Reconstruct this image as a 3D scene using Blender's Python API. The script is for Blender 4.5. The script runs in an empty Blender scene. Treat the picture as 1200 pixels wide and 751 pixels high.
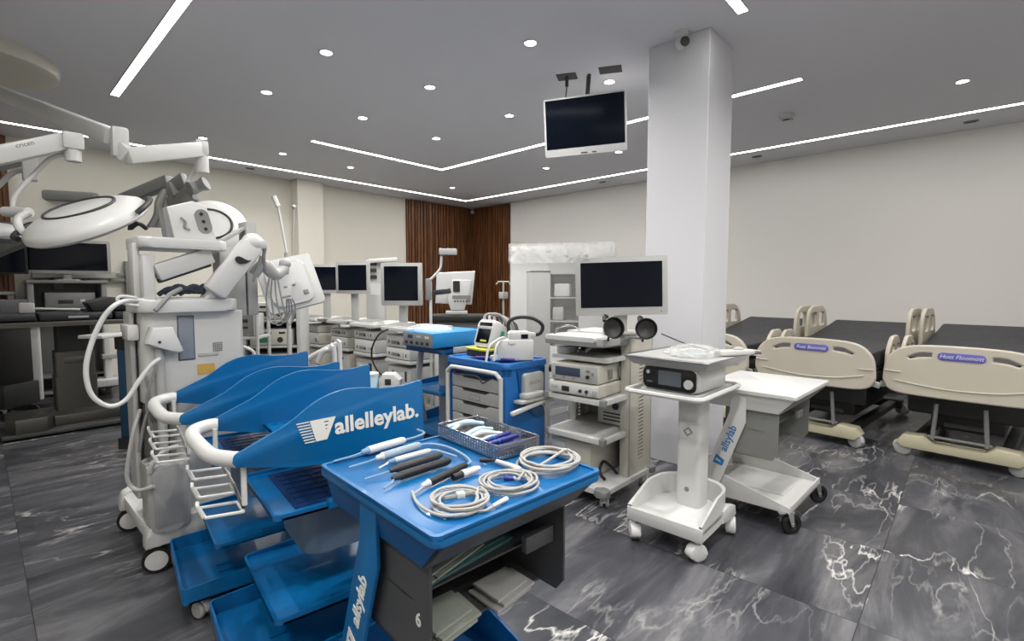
import bpy, bmesh, math, random
from mathutils import Vector, Matrix, Euler
random.seed(7)
SC = bpy.context.scene
COL = SC.collection
PI = math.pi
R = math.radians

# ------------------------------------------------------------------ camera
FPX, CXP, CYP, EYE = 582.0, 600.0, 375.5, 1.45
TILT = math.atan(38.5 / 582)
YAW = R(42.8)
FW = (math.cos(YAW), math.sin(YAW)); RT = (math.sin(YAW), -math.cos(YAW))
def _ray(px, py):
    x = (px - CXP) / FPX; y = -(py - CYP) / FPX
    fw = math.cos(TILT) + y * math.sin(TILT); up = -math.sin(TILT) + y * math.cos(TILT)
    return FW[0]*fw + RT[0]*x, FW[1]*fw + RT[1]*x, up, fw
def _at(r, s): return Vector((r[0]*s, r[1]*s, EYE + r[2]*s))
def PZ(px, py, z=0): r = _ray(px, py); return _at(r, (z - EYE) / r[2])
def PD(px, py, d): r = _ray(px, py); return _at(r, d / r[3])
def PX(px, py, x): r = _ray(px, py); return _at(r, x / r[0])
def PY(px, py, y): r = _ray(px, py); return _at(r, y / r[1])
FACE = R(42.8 - 90)          # a thing whose front is local -y turns to face the entrance corner

cam = bpy.data.objects.new('camera', bpy.data.cameras.new('camera'))
COL.objects.link(cam)
cam.data.sensor_width = 36; cam.data.lens = FPX / 1200 * 36; cam.data.clip_start = .02; cam.data.clip_end = 60
cam.location = (0, 0, EYE)
cam.rotation_euler = (PI/2 - TILT, 0, R(42.8 - 90))
SC.camera = cam
vs = SC.view_settings
SC.display_settings.display_device = 'sRGB'
vs.view_transform = 'Standard'; vs.look = 'None'; vs.gamma = 1; vs.use_curve_mapping = False
vs.exposure = 0.2
SC.cycles.use_denoising = True
SC.cycles.max_bounces = 8

# --------------------------------------------------------------- materials
def lin(c):
    c = c / 255
    return c / 12.92 if c <= .04045 else ((c + .055) / 1.055) ** 2.4
def rgb(r, g, b): return (lin(r), lin(g), lin(b), 1)
def mat(name, c, rough=.5, metal=0, coat=0, var=.06, scale=30, emit=None, es=0, bump=0):
    m = bpy.data.materials.new(name); m.use_nodes = True
    nt = m.node_tree; b = nt.nodes['Principled BSDF']
    b.inputs['Base Color'].default_value = c; b.inputs['Roughness'].default_value = rough
    b.inputs['Metallic'].default_value = metal; b.inputs['Coat Weight'].default_value = coat
    if emit: b.inputs['Emission Color'].default_value = emit; b.inputs['Emission Strength'].default_value = es
    if var or bump:
        tc = nt.nodes.new('ShaderNodeTexCoord'); n = nt.nodes.new('ShaderNodeTexNoise'); n.inputs['Scale'].default_value = scale
        nt.links.new(tc.outputs['Object'], n.inputs['Vector'])
        if var:
            mp = nt.nodes.new('ShaderNodeMapRange'); mp.inputs['To Min'].default_value = max(0, rough - var); mp.inputs['To Max'].default_value = rough + var
            nt.links.new(n.outputs['Fac'], mp.inputs['Value']); nt.links.new(mp.outputs['Result'], b.inputs['Roughness'])
        if bump:
            bp = nt.nodes.new('ShaderNodeBump'); bp.inputs['Strength'].default_value = bump; bp.inputs['Distance'].default_value = .01
            nt.links.new(n.outputs['Fac'], bp.inputs['Height']); nt.links.new(bp.outputs['Normal'], b.inputs['Normal'])
    return m
WHITE = mat('white plastic', rgb(203, 203, 202), .35)
WMET = mat('white powder coat', rgb(200, 200, 198), .4)
CREAM = mat('cream plastic', rgb(194, 191, 180), .42)
BEIGE = mat('beige plastic', rgb(192, 185, 170), .45)
LGREY = mat('light grey plastic', rgb(172, 172, 170), .45)
GREY = mat('grey plastic', rgb(128, 129, 128), .45)
DGREY = mat('dark grey metal', rgb(72, 73, 75), .45)
CHAR = mat('charcoal plastic', rgb(42, 42, 44), .5)
BLACK = mat('black rubber', rgb(20, 20, 21), .5)
BLUE = mat('blue lacquer', rgb(5, 96, 154), .32, coat=.2)
BLUED = mat('deep blue lacquer', rgb(4, 74, 130), .32, coat=.2)
BLUEE = mat('pale blue lacquer edge', rgb(92, 168, 222), .3, coat=.3)
CBLUE = mat('cart blue plastic', rgb(26, 100, 170), .4)
NAVY = mat('navy plastic', rgb(28, 38, 120), .35)
PURP = mat('violet blue badge', rgb(98, 98, 178), .4)
CHROME = mat('chrome', rgb(210, 210, 212), .15, metal=1, var=.04)
STEEL = mat('brushed steel', rgb(168, 168, 170), .35, metal=1)
DSTEEL = mat('dull dark steel', rgb(98, 96, 92), .4, metal=.8)
SCREEN = mat('dark display glass', rgb(6, 12, 24), .1, var=.02); SCREEN.node_tree.nodes['Principled BSDF'].inputs['Specular IOR Level'].default_value = .22
SCRN2 = mat('grey display glass', rgb(96, 102, 108), .2, var=.03)
LCD = mat('green display', rgb(40, 120, 80), .3)
LCDB = mat('slate display', rgb(62, 68, 88), .25)
VINYL = mat('black vinyl', rgb(40, 41, 46), .5, bump=.15, scale=14)
CABLE = mat('grey cable', rgb(168, 166, 162), .4)
CABLB = mat('blue grey cable', rgb(120, 150, 178), .4)
TEAL = mat('teal cloth', rgb(70, 108, 108), .8, bump=.3, scale=40)
CLOTHG = mat('grey green pad', rgb(150, 156, 146), .8, bump=.3, scale=40)
CARD = mat('brown cardboard', rgb(120, 84, 58), .8)
YELL = mat('yellow trim', rgb(190, 190, 70), .5)
GREENL = mat('green label', rgb(50, 160, 120), .5)
REDL = mat('red label', rgb(190, 60, 50), .5)
AMBER = mat('amber label', rgb(196, 160, 84), .5)
OFFW = mat('off white lettering', rgb(222, 222, 216), .5)
LBLUE = mat('blue lettering', rgb(40, 110, 170), .5)
INK = mat('black lettering', rgb(38, 38, 42), .5)
GLASSY = mat('smoked window', rgb(132, 138, 150), .2)
TINTB = mat('pale blue plastic', rgb(176, 206, 224), .3)
CAMEL = mat('pale khaki metal', rgb(190, 184, 158), .45)

def plastic_wrap_mat(fac=.34, st=.9):
    m = bpy.data.materials.new('clear crinkled film'); m.use_nodes = True
    nt = m.node_tree; out = nt.nodes['Material Output']; b = nt.nodes['Principled BSDF']
    b.inputs['Base Color'].default_value = rgb(236, 236, 234); b.inputs['Roughness'].default_value = .12
    tr = nt.nodes.new('ShaderNodeBsdfTransparent'); mx = nt.nodes.new('ShaderNodeMixShader')
    n = nt.nodes.new('ShaderNodeTexNoise'); n.inputs['Scale'].default_value = 9; n.inputs['Detail'].default_value = 4; n.inputs['Distortion'].default_value = 1.5
    tc = nt.nodes.new('ShaderNodeTexCoord'); nt.links.new(tc.outputs['Object'], n.inputs['Vector'])
    bp = nt.nodes.new('ShaderNodeBump'); bp.inputs['Strength'].default_value = .9; bp.inputs['Distance'].default_value = .03
    nt.links.new(n.outputs['Fac'], bp.inputs['Height']); nt.links.new(bp.outputs['Normal'], b.inputs['Normal'])
    mx.inputs['Fac'].default_value = fac; bp.inputs['Strength'].default_value = st
    nt.links.new(tr.outputs[0], mx.inputs[1]); nt.links.new(b.outputs[0], mx.inputs[2]); nt.links.new(mx.outputs[0], out.inputs['Surface'])
    return m
WRAP = plastic_wrap_mat(); WRAPF = plastic_wrap_mat(.14, .5)
def emis(name, c, s):
    m = bpy.data.materials.new(name); m.use_nodes = True
    nt = m.node_tree; b = nt.nodes['Principled BSDF']
    b.inputs['Base Color'].default_value = c; b.inputs['Emission Color'].default_value = c; b.inputs['Emission Strength'].default_value = s
    return m
LED = emis('led diffuser', (1, .985, .95, 1), 14.0)
SPOT = emis('downlight lens', (1, .98, .95, 1), 22.0)

def wood_mat():
    m = mat('walnut slats', rgb(96, 58, 34), .45, var=0)
    nt = m.node_tree; b = nt.nodes['Principled BSDF']
    tc = nt.nodes.new('ShaderNodeTexCoord'); mp = nt.nodes.new('ShaderNodeMapping'); mp.inputs['Scale'].default_value = (9, 9, .7)
    n = nt.nodes.new('ShaderNodeTexNoise'); n.inputs['Scale'].default_value = 3; n.inputs['Detail'].default_value = 5
    cr = nt.nodes.new('ShaderNodeValToRGB'); cr.color_ramp.elements[0].color = rgb(66, 38, 20); cr.color_ramp.elements[1].color = rgb(140, 90, 54)
    cr.color_ramp.elements[0].position = .3; cr.color_ramp.elements[1].position = .72
    nt.links.new(tc.outputs['Object'], mp.inputs['Vector']); nt.links.new(mp.outputs[0], n.inputs['Vector']); nt.links.new(n.outputs['Fac'], cr.inputs['Fac']); nt.links.new(cr.outputs['Color'], b.inputs['Base Color'])
    return m
WOOD = wood_mat()
def wall_mat(name, c):
    return mat(name, c, .8, var=0, bump=.04, scale=120)
def marble_mat():
    m = bpy.data.materials.new('dark marble tiles'); m.use_nodes = True
    nt = m.node_tree; N = nt.nodes.new; L = nt.links.new; b = nt.nodes['Principled BSDF']
    tc = N('ShaderNodeTexCoord'); sp = N('ShaderNodeSeparateXYZ'); L(tc.outputs['Object'], sp.inputs[0])
    def M(op, a, bb=None, cc=None):
        n = N('ShaderNodeMath'); n.operation = op
        for i, v in enumerate((a, bb, cc)):
            if v is None: continue
            if hasattr(v, 'name'): L(v, n.inputs[i])
            else: n.inputs[i].default_value = v
        return n.outputs[0]
    tx = M('DIVIDE', M('SUBTRACT', sp.outputs[0], .105), .808); ty = M('DIVIDE', M('SUBTRACT', sp.outputs[1], .3), 1.55)
    fx, fy = M('FLOOR', tx), M('FLOOR', ty)
    cb = N('ShaderNodeCombineXYZ'); L(fx, cb.inputs[0]); L(fy, cb.inputs[1])
    wn = N('ShaderNodeTexWhiteNoise'); wn.noise_dimensions = '2D'; L(cb.outputs[0], wn.inputs['Vector'])
    sc = N('ShaderNodeVectorMath'); sc.operation = 'SCALE'; sc.inputs['Scale'].default_value = 31; L(wn.outputs['Color'], sc.inputs[0])
    ad = N('ShaderNodeVectorMath'); ad.operation = 'ADD'; L(tc.outputs['Object'], ad.inputs[0]); L(sc.outputs[0], ad.inputs[1])
    mp = N('ShaderNodeMapping'); mp.inputs['Rotation'].default_value = (0, 0, R(-38)); mp.inputs['Scale'].default_value = (.5, 1.9, 1); L(ad.outputs[0], mp.inputs['Vector'])
    n1 = N('ShaderNodeTexNoise'); n1.inputs['Scale'].default_value = 1.7; n1.inputs['Detail'].default_value = 7; n1.inputs['Roughness'].default_value = .62; n1.inputs['Distortion'].default_value = 1.1; L(mp.outputs[0], n1.inputs['Vector'])
    cr = N('ShaderNodeValToRGB'); e = cr.color_ramp.elements
    e[0].position = .28; e[0].color = rgb(42, 44, 49); e[1].position = .78; e[1].color = rgb(126, 125, 127)
    k = e.new(.5); k.color = rgb(72, 73, 78)
    L(n1.outputs['Fac'], cr.inputs['Fac'])
    def vein(scale, dist, width, seed, det=5):
        n = N('ShaderNodeTexNoise'); n.inputs['Scale'].default_value = scale; n.inputs['Detail'].default_value = det; n.inputs['Distortion'].default_value = dist; n.inputs['Roughness'].default_value = .5
        o = N('ShaderNodeVectorMath'); o.operation = 'ADD'; o.inputs[1].default_value = (seed, seed*2, 0); L(mp.outputs[0], o.inputs[0]); L(o.outputs[0], n.inputs['Vector'])
        d = M('ABSOLUTE', M('SUBTRACT', n.outputs['Fac'], .5))
        return M('SUBTRACT', 1, M('MINIMUM', M('DIVIDE', d, width), 1))
    v1 = M('MULTIPLY', M('POWER', vein(1.5, .25, .014, 3.1, 7), 1.5), .8); v2 = M('MULTIPLY', vein(3.2, .35, .02, 8.7, 7), .42)
    v3 = M('MULTIPLY', vein(.9, .1, .0045, 21.3, 6), .95)
    n3 = N('ShaderNodeTexNoise'); n3.inputs['Scale'].default_value = 1.3; L(ad.outputs[0], n3.inputs['Vector'])
    msk = M('MULTIPLY', M('MAXIMUM', M('SUBTRACT', n3.outputs['Fac'], .47), 0), 7); msk = M('MINIMUM', msk, 1)
    v = M('MINIMUM', M('ADD', M('MULTIPLY', M('ADD', v1, v2), msk), M('MULTIPLY', v3, M('ADD', .25, msk))), 1)
    mx = N('ShaderNodeMix'); mx.data_type = 'RGBA'; L(M('MULTIPLY', v, M('ADD', .2, M('MULTIPLY', wn.outputs['Value'], .75))), mx.inputs[0]); L(cr.outputs['Color'], mx.inputs[6]); mx.inputs[7].default_value = rgb(226, 224, 220)
    # joints
    def joint(t, fl, w): 
        fr = M('SUBTRACT', t, fl); d = M('MINIMUM', fr, M('SUBTRACT', 1, fr)); return M('LESS_THAN', d, w)
    j = M('MAXIMUM', joint(tx, fx, .0022), joint(ty, fy, .0012))
    mj = N('ShaderNodeMix'); mj.data_type = 'RGBA'; L(j, mj.inputs[0]); L(mx.outputs[2], mj.inputs[6]); mj.inputs[7].default_value = rgb(40, 40, 42)
    L(mj.outputs[2], b.inputs['Base Color'])
    b.inputs['Roughness'].default_value = .3; b.inputs['Specular IOR Level'].default_value = .3
    return m
MARBLE = marble_mat()

# ----------------------------------------------------------------- builder
class G:
    def __init__(s): s.bm = bmesh.new(); s.mi = 0; s.M = None
    def _in(s, t):
        if s.M is not None: bmesh.ops.transform(t, matrix=s.M, verts=t.verts)
        bmesh.ops.recalc_face_normals(t, faces=t.faces)
        vm = {v: s.bm.verts.new(v.co) for v in t.verts}
        for f in t.faces:
            try: n = s.bm.faces.new([vm[v] for v in f.verts])
            except ValueError: continue
            n.material_index = s.mi; n.smooth = True
        t.free(); return s
    def m(s, i): s.mi = i; return s
    def box(s, x0, x1, y0, y1, z0, z1, bev=0, seg=2):
        t = bmesh.new(); bmesh.ops.create_cube(t, size=1)
        for v in t.verts: v.co = Vector(((x0+x1)/2 + v.co.x*abs(x1-x0), (y0+y1)/2 + v.co.y*abs(y1-y0), (z0+z1)/2 + v.co.z*abs(z1-z0)))
        if bev: bmesh.ops.bevel(t, geom=t.edges[:], offset=min(bev, .49*min(abs(x1-x0), abs(y1-y0), abs(z1-z0))), segments=seg, affect='EDGES', profile=.5)
        return s._in(t)
    def prism(s, pts, a0, a1, ax='z', bev=0, seg=2):
        t = bmesh.new()
        f = {'z': lambda p, a: (p[0], p[1], a), 'y': lambda p, a: (p[0], a, p[1]), 'x': lambda p, a: (a, p[0], p[1])}[ax]
        lo = [t.verts.new(f(p, a0)) for p in pts]; hi = [t.verts.new(f(p, a1)) for p in pts]; n = len(pts)
        c0 = t.faces.new(lo); c1 = t.faces.new(hi[::-1])
        for i in range(n): t.faces.new((lo[i], hi[i], hi[(i+1) % n], lo[(i+1) % n]))
        if bev:
            ed = list(set(c0.edges[:] + c1.edges[:]))
            bmesh.ops.bevel(t, geom=ed, offset=bev, segments=seg, affect='EDGES', profile=.5)
        return s._in(t)
    def rbox(s, a0, a1, b0, b1, c0, c1, r, ax='z', bev=0, seg=5):
        """rounded rectangle a x b, extruded c0..c1 along ax"""
        return s.prism(rrect(a0, a1, b0, b1, r, seg), c0, c1, ax, bev)
    def hull(s, lo, hi):
        """loft between two rings of equal length"""
        t = bmesh.new(); a = [t.verts.new(p) for p in lo]; b = [t.verts.new(p) for p in hi]; n = len(lo)
        t.faces.new(a); t.faces.new(b[::-1])
        for i in range(n): t.faces.new((a[i], b[i], b[(i+1) % n], a[(i+1) % n]))
        return s._in(t)
    def cyl(s, p0, p1, r0, r1=None, seg=16): return s.tube([p0, p1], [r0, r0 if r1 is None else r1], seg)
    def tube(s, pts, r, seg=8, closed=False, sm=0):
        P = [Vector(p) for p in pts]
        if sm: P = spline(P, sm, closed)
        n = len(P); rr = r if isinstance(r, (list, tuple)) else [r]*n
        if len(rr) != n: rr = [rr[min(len(rr)-1, int(i*len(rr)/n))] for i in range(n)]
        t = bmesh.new(); rings = []; up = None
        for i in range(n):
            if closed: d = P[(i+1) % n] - P[i-1]
            else: d = P[min(i+1, n-1)] - P[max(i-1, 0)]
            if d.length < 1e-9: d = Vector((0, 0, 1))
            d.normalize()
            if up is None:
                up = Vector((0, 0, 1)) if abs(d.z) < .9 else Vector((1, 0, 0))
            u = (up - d*up.dot(d))
            if u.length < 1e-6: u = d.orthogonal()
            u.normalize(); w = d.cross(u); up = u
            rings.append([t.verts.new(P[i] + (u*math.cos(2*PI*k/seg) + w*math.sin(2*PI*k/seg))*rr[i]) for k in range(seg)])
        for i in range(n if closed else n-1):
            a, b = rings[i], rings[(i+1) % n]
            for k in range(seg): t.faces.new((a[k], a[(k+1) % seg], b[(k+1) % seg], b[k]))
        if not closed: t.faces.new(rings[0][::-1]); t.faces.new(rings[-1])
        return s._in(t)
    def bar(s, p0, p1, w, h, bev=0, upv=(0, 0, 1)):
        """rectangular bar between two points"""
        p0, p1 = Vector(p0), Vector(p1); d = (p1-p0); L = d.length; d.normalize()
        u = Vector(upv) - d*Vector(upv).dot(d); u.normalize(); v = u.cross(d)
        M = Matrix((( *d, 0), (*v, 0), (*u, 0), (0, 0, 0, 1))).transposed(); M.translation = p0
        o = s.M; s.M = (o @ M) if o is not None else M
        s.box(0, L, -w/2, w/2, -h/2, h/2, bev); s.M = o; return s
    def lathe(s, prof, M=None, seg=24, caps=True):
        t = bmesh.new(); rings = []
        for r, z in prof: rings.append([t.verts.new((max(r, 1e-4)*math.cos(2*PI*k/seg), max(r, 1e-4)*math.sin(2*PI*k/seg), z)) for k in range(seg)])
        for a, b in zip(rings, rings[1:]):
            for k in range(seg): t.faces.new((a[k], a[(k+1) % seg], b[(k+1) % seg], b[k]))
        if caps: t.faces.new(rings[0][::-1]); t.faces.new(rings[-1])
        if M is not None: bmesh.ops.transform(t, matrix=M, verts=t.verts)
        return s._in(t)
    def ball(s, c, r, seg=14):
        t = bmesh.new(); bmesh.ops.create_uvsphere(t, u_segments=seg, v_segments=seg//2+2, radius=1)
        rr = r if isinstance(r, (tuple, list)) else (r, r, r)
        for v in t.verts: v.co = Vector((c[0]+v.co.x*rr[0], c[1]+v.co.y*rr[1], c[2]+v.co.z*rr[2]))
        return s._in(t)
    def mesh(s, me, M=None):
        t = bmesh.new(); t.from_mesh(me)
        if M is not None: bmesh.ops.transform(t, matrix=M, verts=t.verts)
        return s._in(t)
    def part(s, name, parent, *mats, label=None, world=False, ang=38):
        me = bpy.data.meshes.new(name); s.bm.to_mesh(me); s.bm.free()
        for x in mats: me.materials.append(x)
        me.set_sharp_from_angle(angle=R(ang))
        o = bpy.data.objects.new(name, me); COL.objects.link(o)
        if parent is not None:
            o.parent = parent
            if world:
                q = parent
                while q: o.location -= q.location; q = q.parent
        if label: o['label'] = label
        return o
def rrect(a0, a1, b0, b1, r, seg=5):
    a0, a1 = min(a0, a1), max(a0, a1); b0, b1 = min(b0, b1), max(b0, b1); r = min(r, .499*(a1-a0), .499*(b1-b0)); P = []
    for cx, cy, s0 in ((a1-r, b0+r, -90), (a1-r, b1-r, 0), (a0+r, b1-r, 90), (a0+r, b0+r, 180)):
        for k in range(seg+1):
            an = R(s0 + 90*k/seg); P.append((cx + r*math.cos(an), cy + r*math.sin(an)))
    return P
def spline(P, n, closed=False):
    out = []; N = len(P)
    for i in range(N if closed else N-1):
        if closed: a, b, c, d = P[i-1], P[i], P[(i+1) % N], P[(i+2) % N]
        else: a, b, c, d = P[max(i-1, 0)], P[i], P[i+1], P[min(i+2, N-1)]
        for k in range(n):
            t = k/n; out.append(.5*((2*b) + (c-a)*t + (2*a-5*b+4*c-d)*t*t + (3*b-a-3*c+d)*t**3))
    if not closed: out.append(P[-1])
    return out
def sp2(pts, n=5, closed=False): return [(p.x, p.y) for p in spline([Vector((a, b, 0)) for a, b in pts], n, closed)]
def T(x=0, y=0, z=0): return Matrix.Translation((x, y, z))
def RX(a): return Matrix.Rotation(R(a), 4, 'X')
def RY(a): return Matrix.Rotation(R(a), 4, 'Y')
def RZ(a): return Matrix.Rotation(R(a), 4, 'Z')
def _curve_mesh(cu):
    o = bpy.data.objects.new('tmp', cu); COL.objects.link(o)
    dg = bpy.context.evaluated_depsgraph_get(); me = bpy.data.meshes.new_from_object(o.evaluated_get(dg))
    bpy.data.objects.remove(o); return me
def plate(loops, th, bev=0):
    """flat plate in xy with holes, thickness th centred on z=0"""
    cu = bpy.data.curves.new('plate', 'CURVE'); cu.dimensions = '2D'; cu.fill_mode = 'BOTH'; cu.extrude = max(th/2-bev, 1e-5); cu.bevel_depth = bev; cu.bevel_resolution = 2
    for lp in loops:
        sp = cu.splines.new('POLY'); sp.points.add(len(lp)-1); sp.use_cyclic_u = True
        for p, q in zip(sp.points, lp): p.co = (q[0], q[1], 0, 1)
    return _curve_mesh(cu)
def text_mesh(s, size, ext=.0006, align='CENTER', shear=0, bold=0):
    cu = bpy.data.curves.new('text', 'FONT'); cu.body = s; cu.size = size; cu.extrude = ext; cu.align_x = align; cu.align_y = 'CENTER'; cu.shear = shear; cu.offset = bold; cu.resolution_u = 3
    return _curve_mesh(cu)
# text frames: columns = reading direction, up direction, outward normal
def frame(o, xd, up):
    x = Vector(xd).normalized(); u = Vector(up); u = (u - x*u.dot(x)).normalized(); n = x.cross(u)
    M = Matrix(((*x, 0), (*u, 0), (*n, 0), (0, 0, 0, 1))).transposed(); M.translation = Vector(o); return M

def thing(name, label, cat, loc=(0, 0, 0), rz=0, group=None):
    o = bpy.data.objects.new(name, None); COL.objects.link(o); o.empty_display_size = .1
    o.location = loc; o.rotation_euler = (0, 0, rz); o['label'] = label; o['category'] = cat
    if group: o['group'] = group
    return o
def tag(o, label, cat, group=None):
    o['label'] = label; o['category'] = cat
    if group: o['group'] = group
    return o
def struct(o): o['kind'] = 'structure'; return o
def dup(root, loc, rz=None, label=None, group=None):
    def cp(o, par):
        c = o.copy(); COL.objects.link(c)
        if par is not None: c.parent = par
        for ch in list(o.children): cp(ch, c)
        return c
    r = cp(root, None); r.location = loc
    if rz is not None: r.rotation_euler = (0, 0, rz)
    if label: r['label'] = label
    if group: r['group'] = group
    return r
# ------------------------------------------------------------------ setting
H = 3.4
X0, X1, Y0, Y1 = -2.2, 8.48, -3.2, 9.2
WL = wall_mat('warm grey paint', rgb(224, 221, 209)); WR = wall_mat('pale grey paint', rgb(236, 234, 230)); CE = wall_mat('ceiling paint', rgb(214, 214, 220)); CW = wall_mat('column paint', rgb(206, 206, 210))
struct(G().box(X0-.2, X1+.2, Y0-.2, Y1+.2, -.1, 0).part('floor', None, MARBLE))
struct(G().box(X0-.2, X1+.2, Y0-.2, Y1+.2, H, H+.1).part('ceiling', None, CE))
struct(G().box(X0-.2, X1+.2, Y1, Y1+.2, 0, H).part('wall_back', None, WL))
struct(G().box(X1, X1+.2, Y0-.2, Y1, 0, H).part('wall_right', None, WR))
struct(G().box(X0-.2, X0, Y0-.2, Y1, 0, H).part('wall_left', None, WL))
struct(G().box(X0-.2, X1+.2, Y0-.2, Y0, 0, H).part('wall_front', None, WR))
struct(G().box(3.84, 4.34, 1.53, 2.03, 0, H, .006, 1).part('wall_column', None, CW))
struct(G().box(4.01, 4.48, 8.95, Y1, 0, H).part('wall_pilaster', None, WL))
struct(G().box(X0, X1, Y1-.012, Y1, 0, .08).part('baseboard_back', None, DGREY))
struct(G().box(X1-.012, X1, Y0, Y1, 0, .08).part('baseboard_right', None, DGREY))
g = G()
def slats(g, axis, a0, a1, w):
    a = a0; k = 0
    if axis == 'x': g.box(a0, a1, w-.02, w, 0, H-.02)
    else: g.box(w-.02, w, a0, a1, 0, H-.02)
    while a < a1-.03:
        d = (.045, .06, .04, .075)[k % 4]; p = (.03, .045, .06)[k % 3]
        if axis == 'x': g.box(a, a+d*.7, w-.02-p, w-.02, 0, H-.02)
        else: g.box(w-.02-p, w-.02, a, a+d*.7, 0, H-.02)
        a += d; k += 1
    return g
struct(slats(G(), 'x', 6.5, X1, Y1).part('trim_1', None, WOOD))
struct(slats(G(), 'y', 7.9, Y1-.09, X1).part('trim_2', None, WOOD))
struct(slats(G(), 'x', -1.6, .36, Y1).part('trim_3', None, WOOD))

# lights -------------------------------------------------------------------
def strip(label, x0, x1, y0, y1):
    t = thing('linear_light', label, 'light', ((x0+x1)/2, (y0+y1)/2, H))
    dx, dy = (x1-x0)/2, (y1-y0)/2
    G().box(-dx, dx, -dy, dy, -.006, -.001).part('diffuser', t, LED)
    e = .006
    G().box(-dx-e, dx+e, -dy-e, -dy, -.008, 0).box(-dx-e, dx+e, dy, dy+e, -.008, 0).box(-dx-e, -dx, -dy, dy, -.008, 0).box(dx, dx+e, -dy, dy, -.008, 0).part('frame', t, WMET)
    return t
sw = .034
strip('long glowing light line running along the far wall from the wood slats', -1.4, 7.6+sw, 8.46-sw, 8.46+sw)
strip('long glowing light line running along the wall above the beds', 7.62-sw, 7.62+sw, -2.5, 8.46-sw-.02)
strip('shorter inner light line behind the downlights, parallel to the far wall', 3.14, 5.34+sw, 6.53-sw, 6.53+sw)
strip('inner light line passing behind the ceiling television and the column', 5.34-sw, 5.34+sw, 1.26, 6.53-sw-.02)
strip('wide glowing light bar closest to the surgical light, ending mid ceiling', 1.06-sw, 1.06+sw, 1.4, 6.47)
strip('short glowing light bar end above the column beside the dome camera', 1.7, 3.79, 1.28-sw, 1.28+sw)
def downlight(x, y, on=True, label=None, power=15):
    t = thing('downlight', label or 'small round recessed downlight glowing in the grey ceiling', 'light', (x, y, H), 0, 'recessed ceiling downlights' if on else 'unlit ceiling spots')
    G().lathe([(.062, 0), (.062, -.004), (.058, -.008), (.047, -.006), (.045, 0)], seg=20, caps=False).part('trim_ring', t, WMET if on else GREY)
    G().lathe([(.001, -.003), (.044, -.003), (.044, -.001), (.001, -.001)], seg=20).part('lens', t, SPOT if on else CHAR)
    if on:
        l = bpy.data.lights.new('downlight_lamp', 'AREA'); l.shape = 'DISK'; l.size = .08; l.energy = power; l.spread = R(150); l.color = (1, .975, .94)
        o = bpy.data.objects.new('downlight_lamp', l); COL.objects.link(o); o.parent = t; o.location = (0, 0, -.012)
for x, y in ((2.08, 4.03), (3.11, 2.68), (3.11, 3.97), (2.08, 5.27), (3.13, 5.24), (4.2, 5.24), (2.12, 7.47), (3.15, 7.47), (4.24, 7.5), (4.19, 2.62), (6.44, 5.2), (6.4, 3.83), (6.45, .16), (6.44, 7.55), (2.1, 2.8)):
    downlight(x, y)
for x, y in ((4.22, 3.95),): downlight(x, y, True, None, 6)
for x, y in ((2.1, .2), (3.1, .2), (.2, 2.7), (4.2, -1.2), (4.4, .1)): downlight(x, y)  # out-of-view downlights, added to light the foreground
for x, y in ((.2, .2), (-1, 1.4), (2.1, -1.2), (.2, -1.2), (1.1, -1.9), (-1, .2), (1.05, .2)): downlight(x, y, power=15)  # unseen downlights added around the camera to brighten the fronts facing it
strip('added unseen light line behind the entrance side of the room', -1.4, 7.5, -2.4-sw, -2.4+sw)  # unseen strip, added behind the camera as light for camera-facing sides
strip('added unseen light line along the near end wall', -1.5-sw, -1.5+sw, -2.3, .6)  # second added strip out of view, also there to brighten the fronts
def slot(x, y, rz, label):
    t = thing('ceiling_sensor', label, 'sensor', (x, y, H), rz, 'small grey ceiling sensors')
    G().rbox(-.07, .07, -.035, .035, -.012, 0, .03).part('housing', t, GREY); G().rbox(-.05, .05, -.02, .02, -.016, -.011, .018).part('cover', t, CHAR)
p = PZ(887, 183, H); slot(p.x, p.y, R(90), 'small dark oval ceiling fitting just beyond the column')
p = PZ(1138, 142, H); slot(p.x, p.y, R(90), 'small dark oval ceiling fitting above the bed closest to the edge')
p = PZ(293, 197, H); slot(p.x, p.y, 0, 'small dark oval ceiling fitting near the far wall pilaster')
p = PZ(706, 213, H); slot(p.x, p.y, R(90), 'small dark oval ceiling fitting above the plastic wrapped cabinet')
p = PZ(923, 135, H)
t = thing('smoke_detector', 'round white smoke detector on the ceiling beyond the column', 'smoke detector', p)
G().lathe([(.08, 0), (.08, -.02), (.07, -.045), (.045, -.06), (.001, -.062)], seg=28).part('housing', t, WMET)
G().lathe([(.052, -.052), (.056, -.052), (.053, -.058), (.049, -.058)], seg=28).box(-.05, -.02, -.03, .03, -.062, -.05).part('vent', t, CHAR)
p = PY(792, 46, 1.7); 
t = thing('security_camera', 'small white turret security camera on the column under the ceiling', 'camera', (3.76, 1.72, H))
G().lathe([(.05, 0), (.05, -.03), (.03, -.05), (.001, -.05)], seg=20).part('mount', t, WMET)
G().ball((0, 0, -.085), .05).part('housing', t, WHITE)
G().lathe([(.034, 0), (.036, .012), (.001, .016)], T(-.018, -.03, -.1) @ frame((0, 0, 0), (.68, -.73, 0), (0, .0, 1)) @ T(0, 0, .018), 20).part('lens', t, BLACK)
p = PD(371.5, 222.5, 9.3)
t = thing('wall_camera', 'tiny black bullet camera on the far wall beside the pilaster', 'camera', (p.x, Y1-.07, p.z))
G().cyl((0, .07, 0), (0, .02, 0), .02).part('mount', t, WHITE); G().cyl((0, .03, 0), (0, -.04, -.02), .03).part('housing', t, BLACK)
p = PD(543, 245, 12)
t = thing('corner_camera', 'tiny white camera in the wood slat corner under the ceiling', 'camera', (X1-.15, Y1-.16, 3.3))
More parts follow.
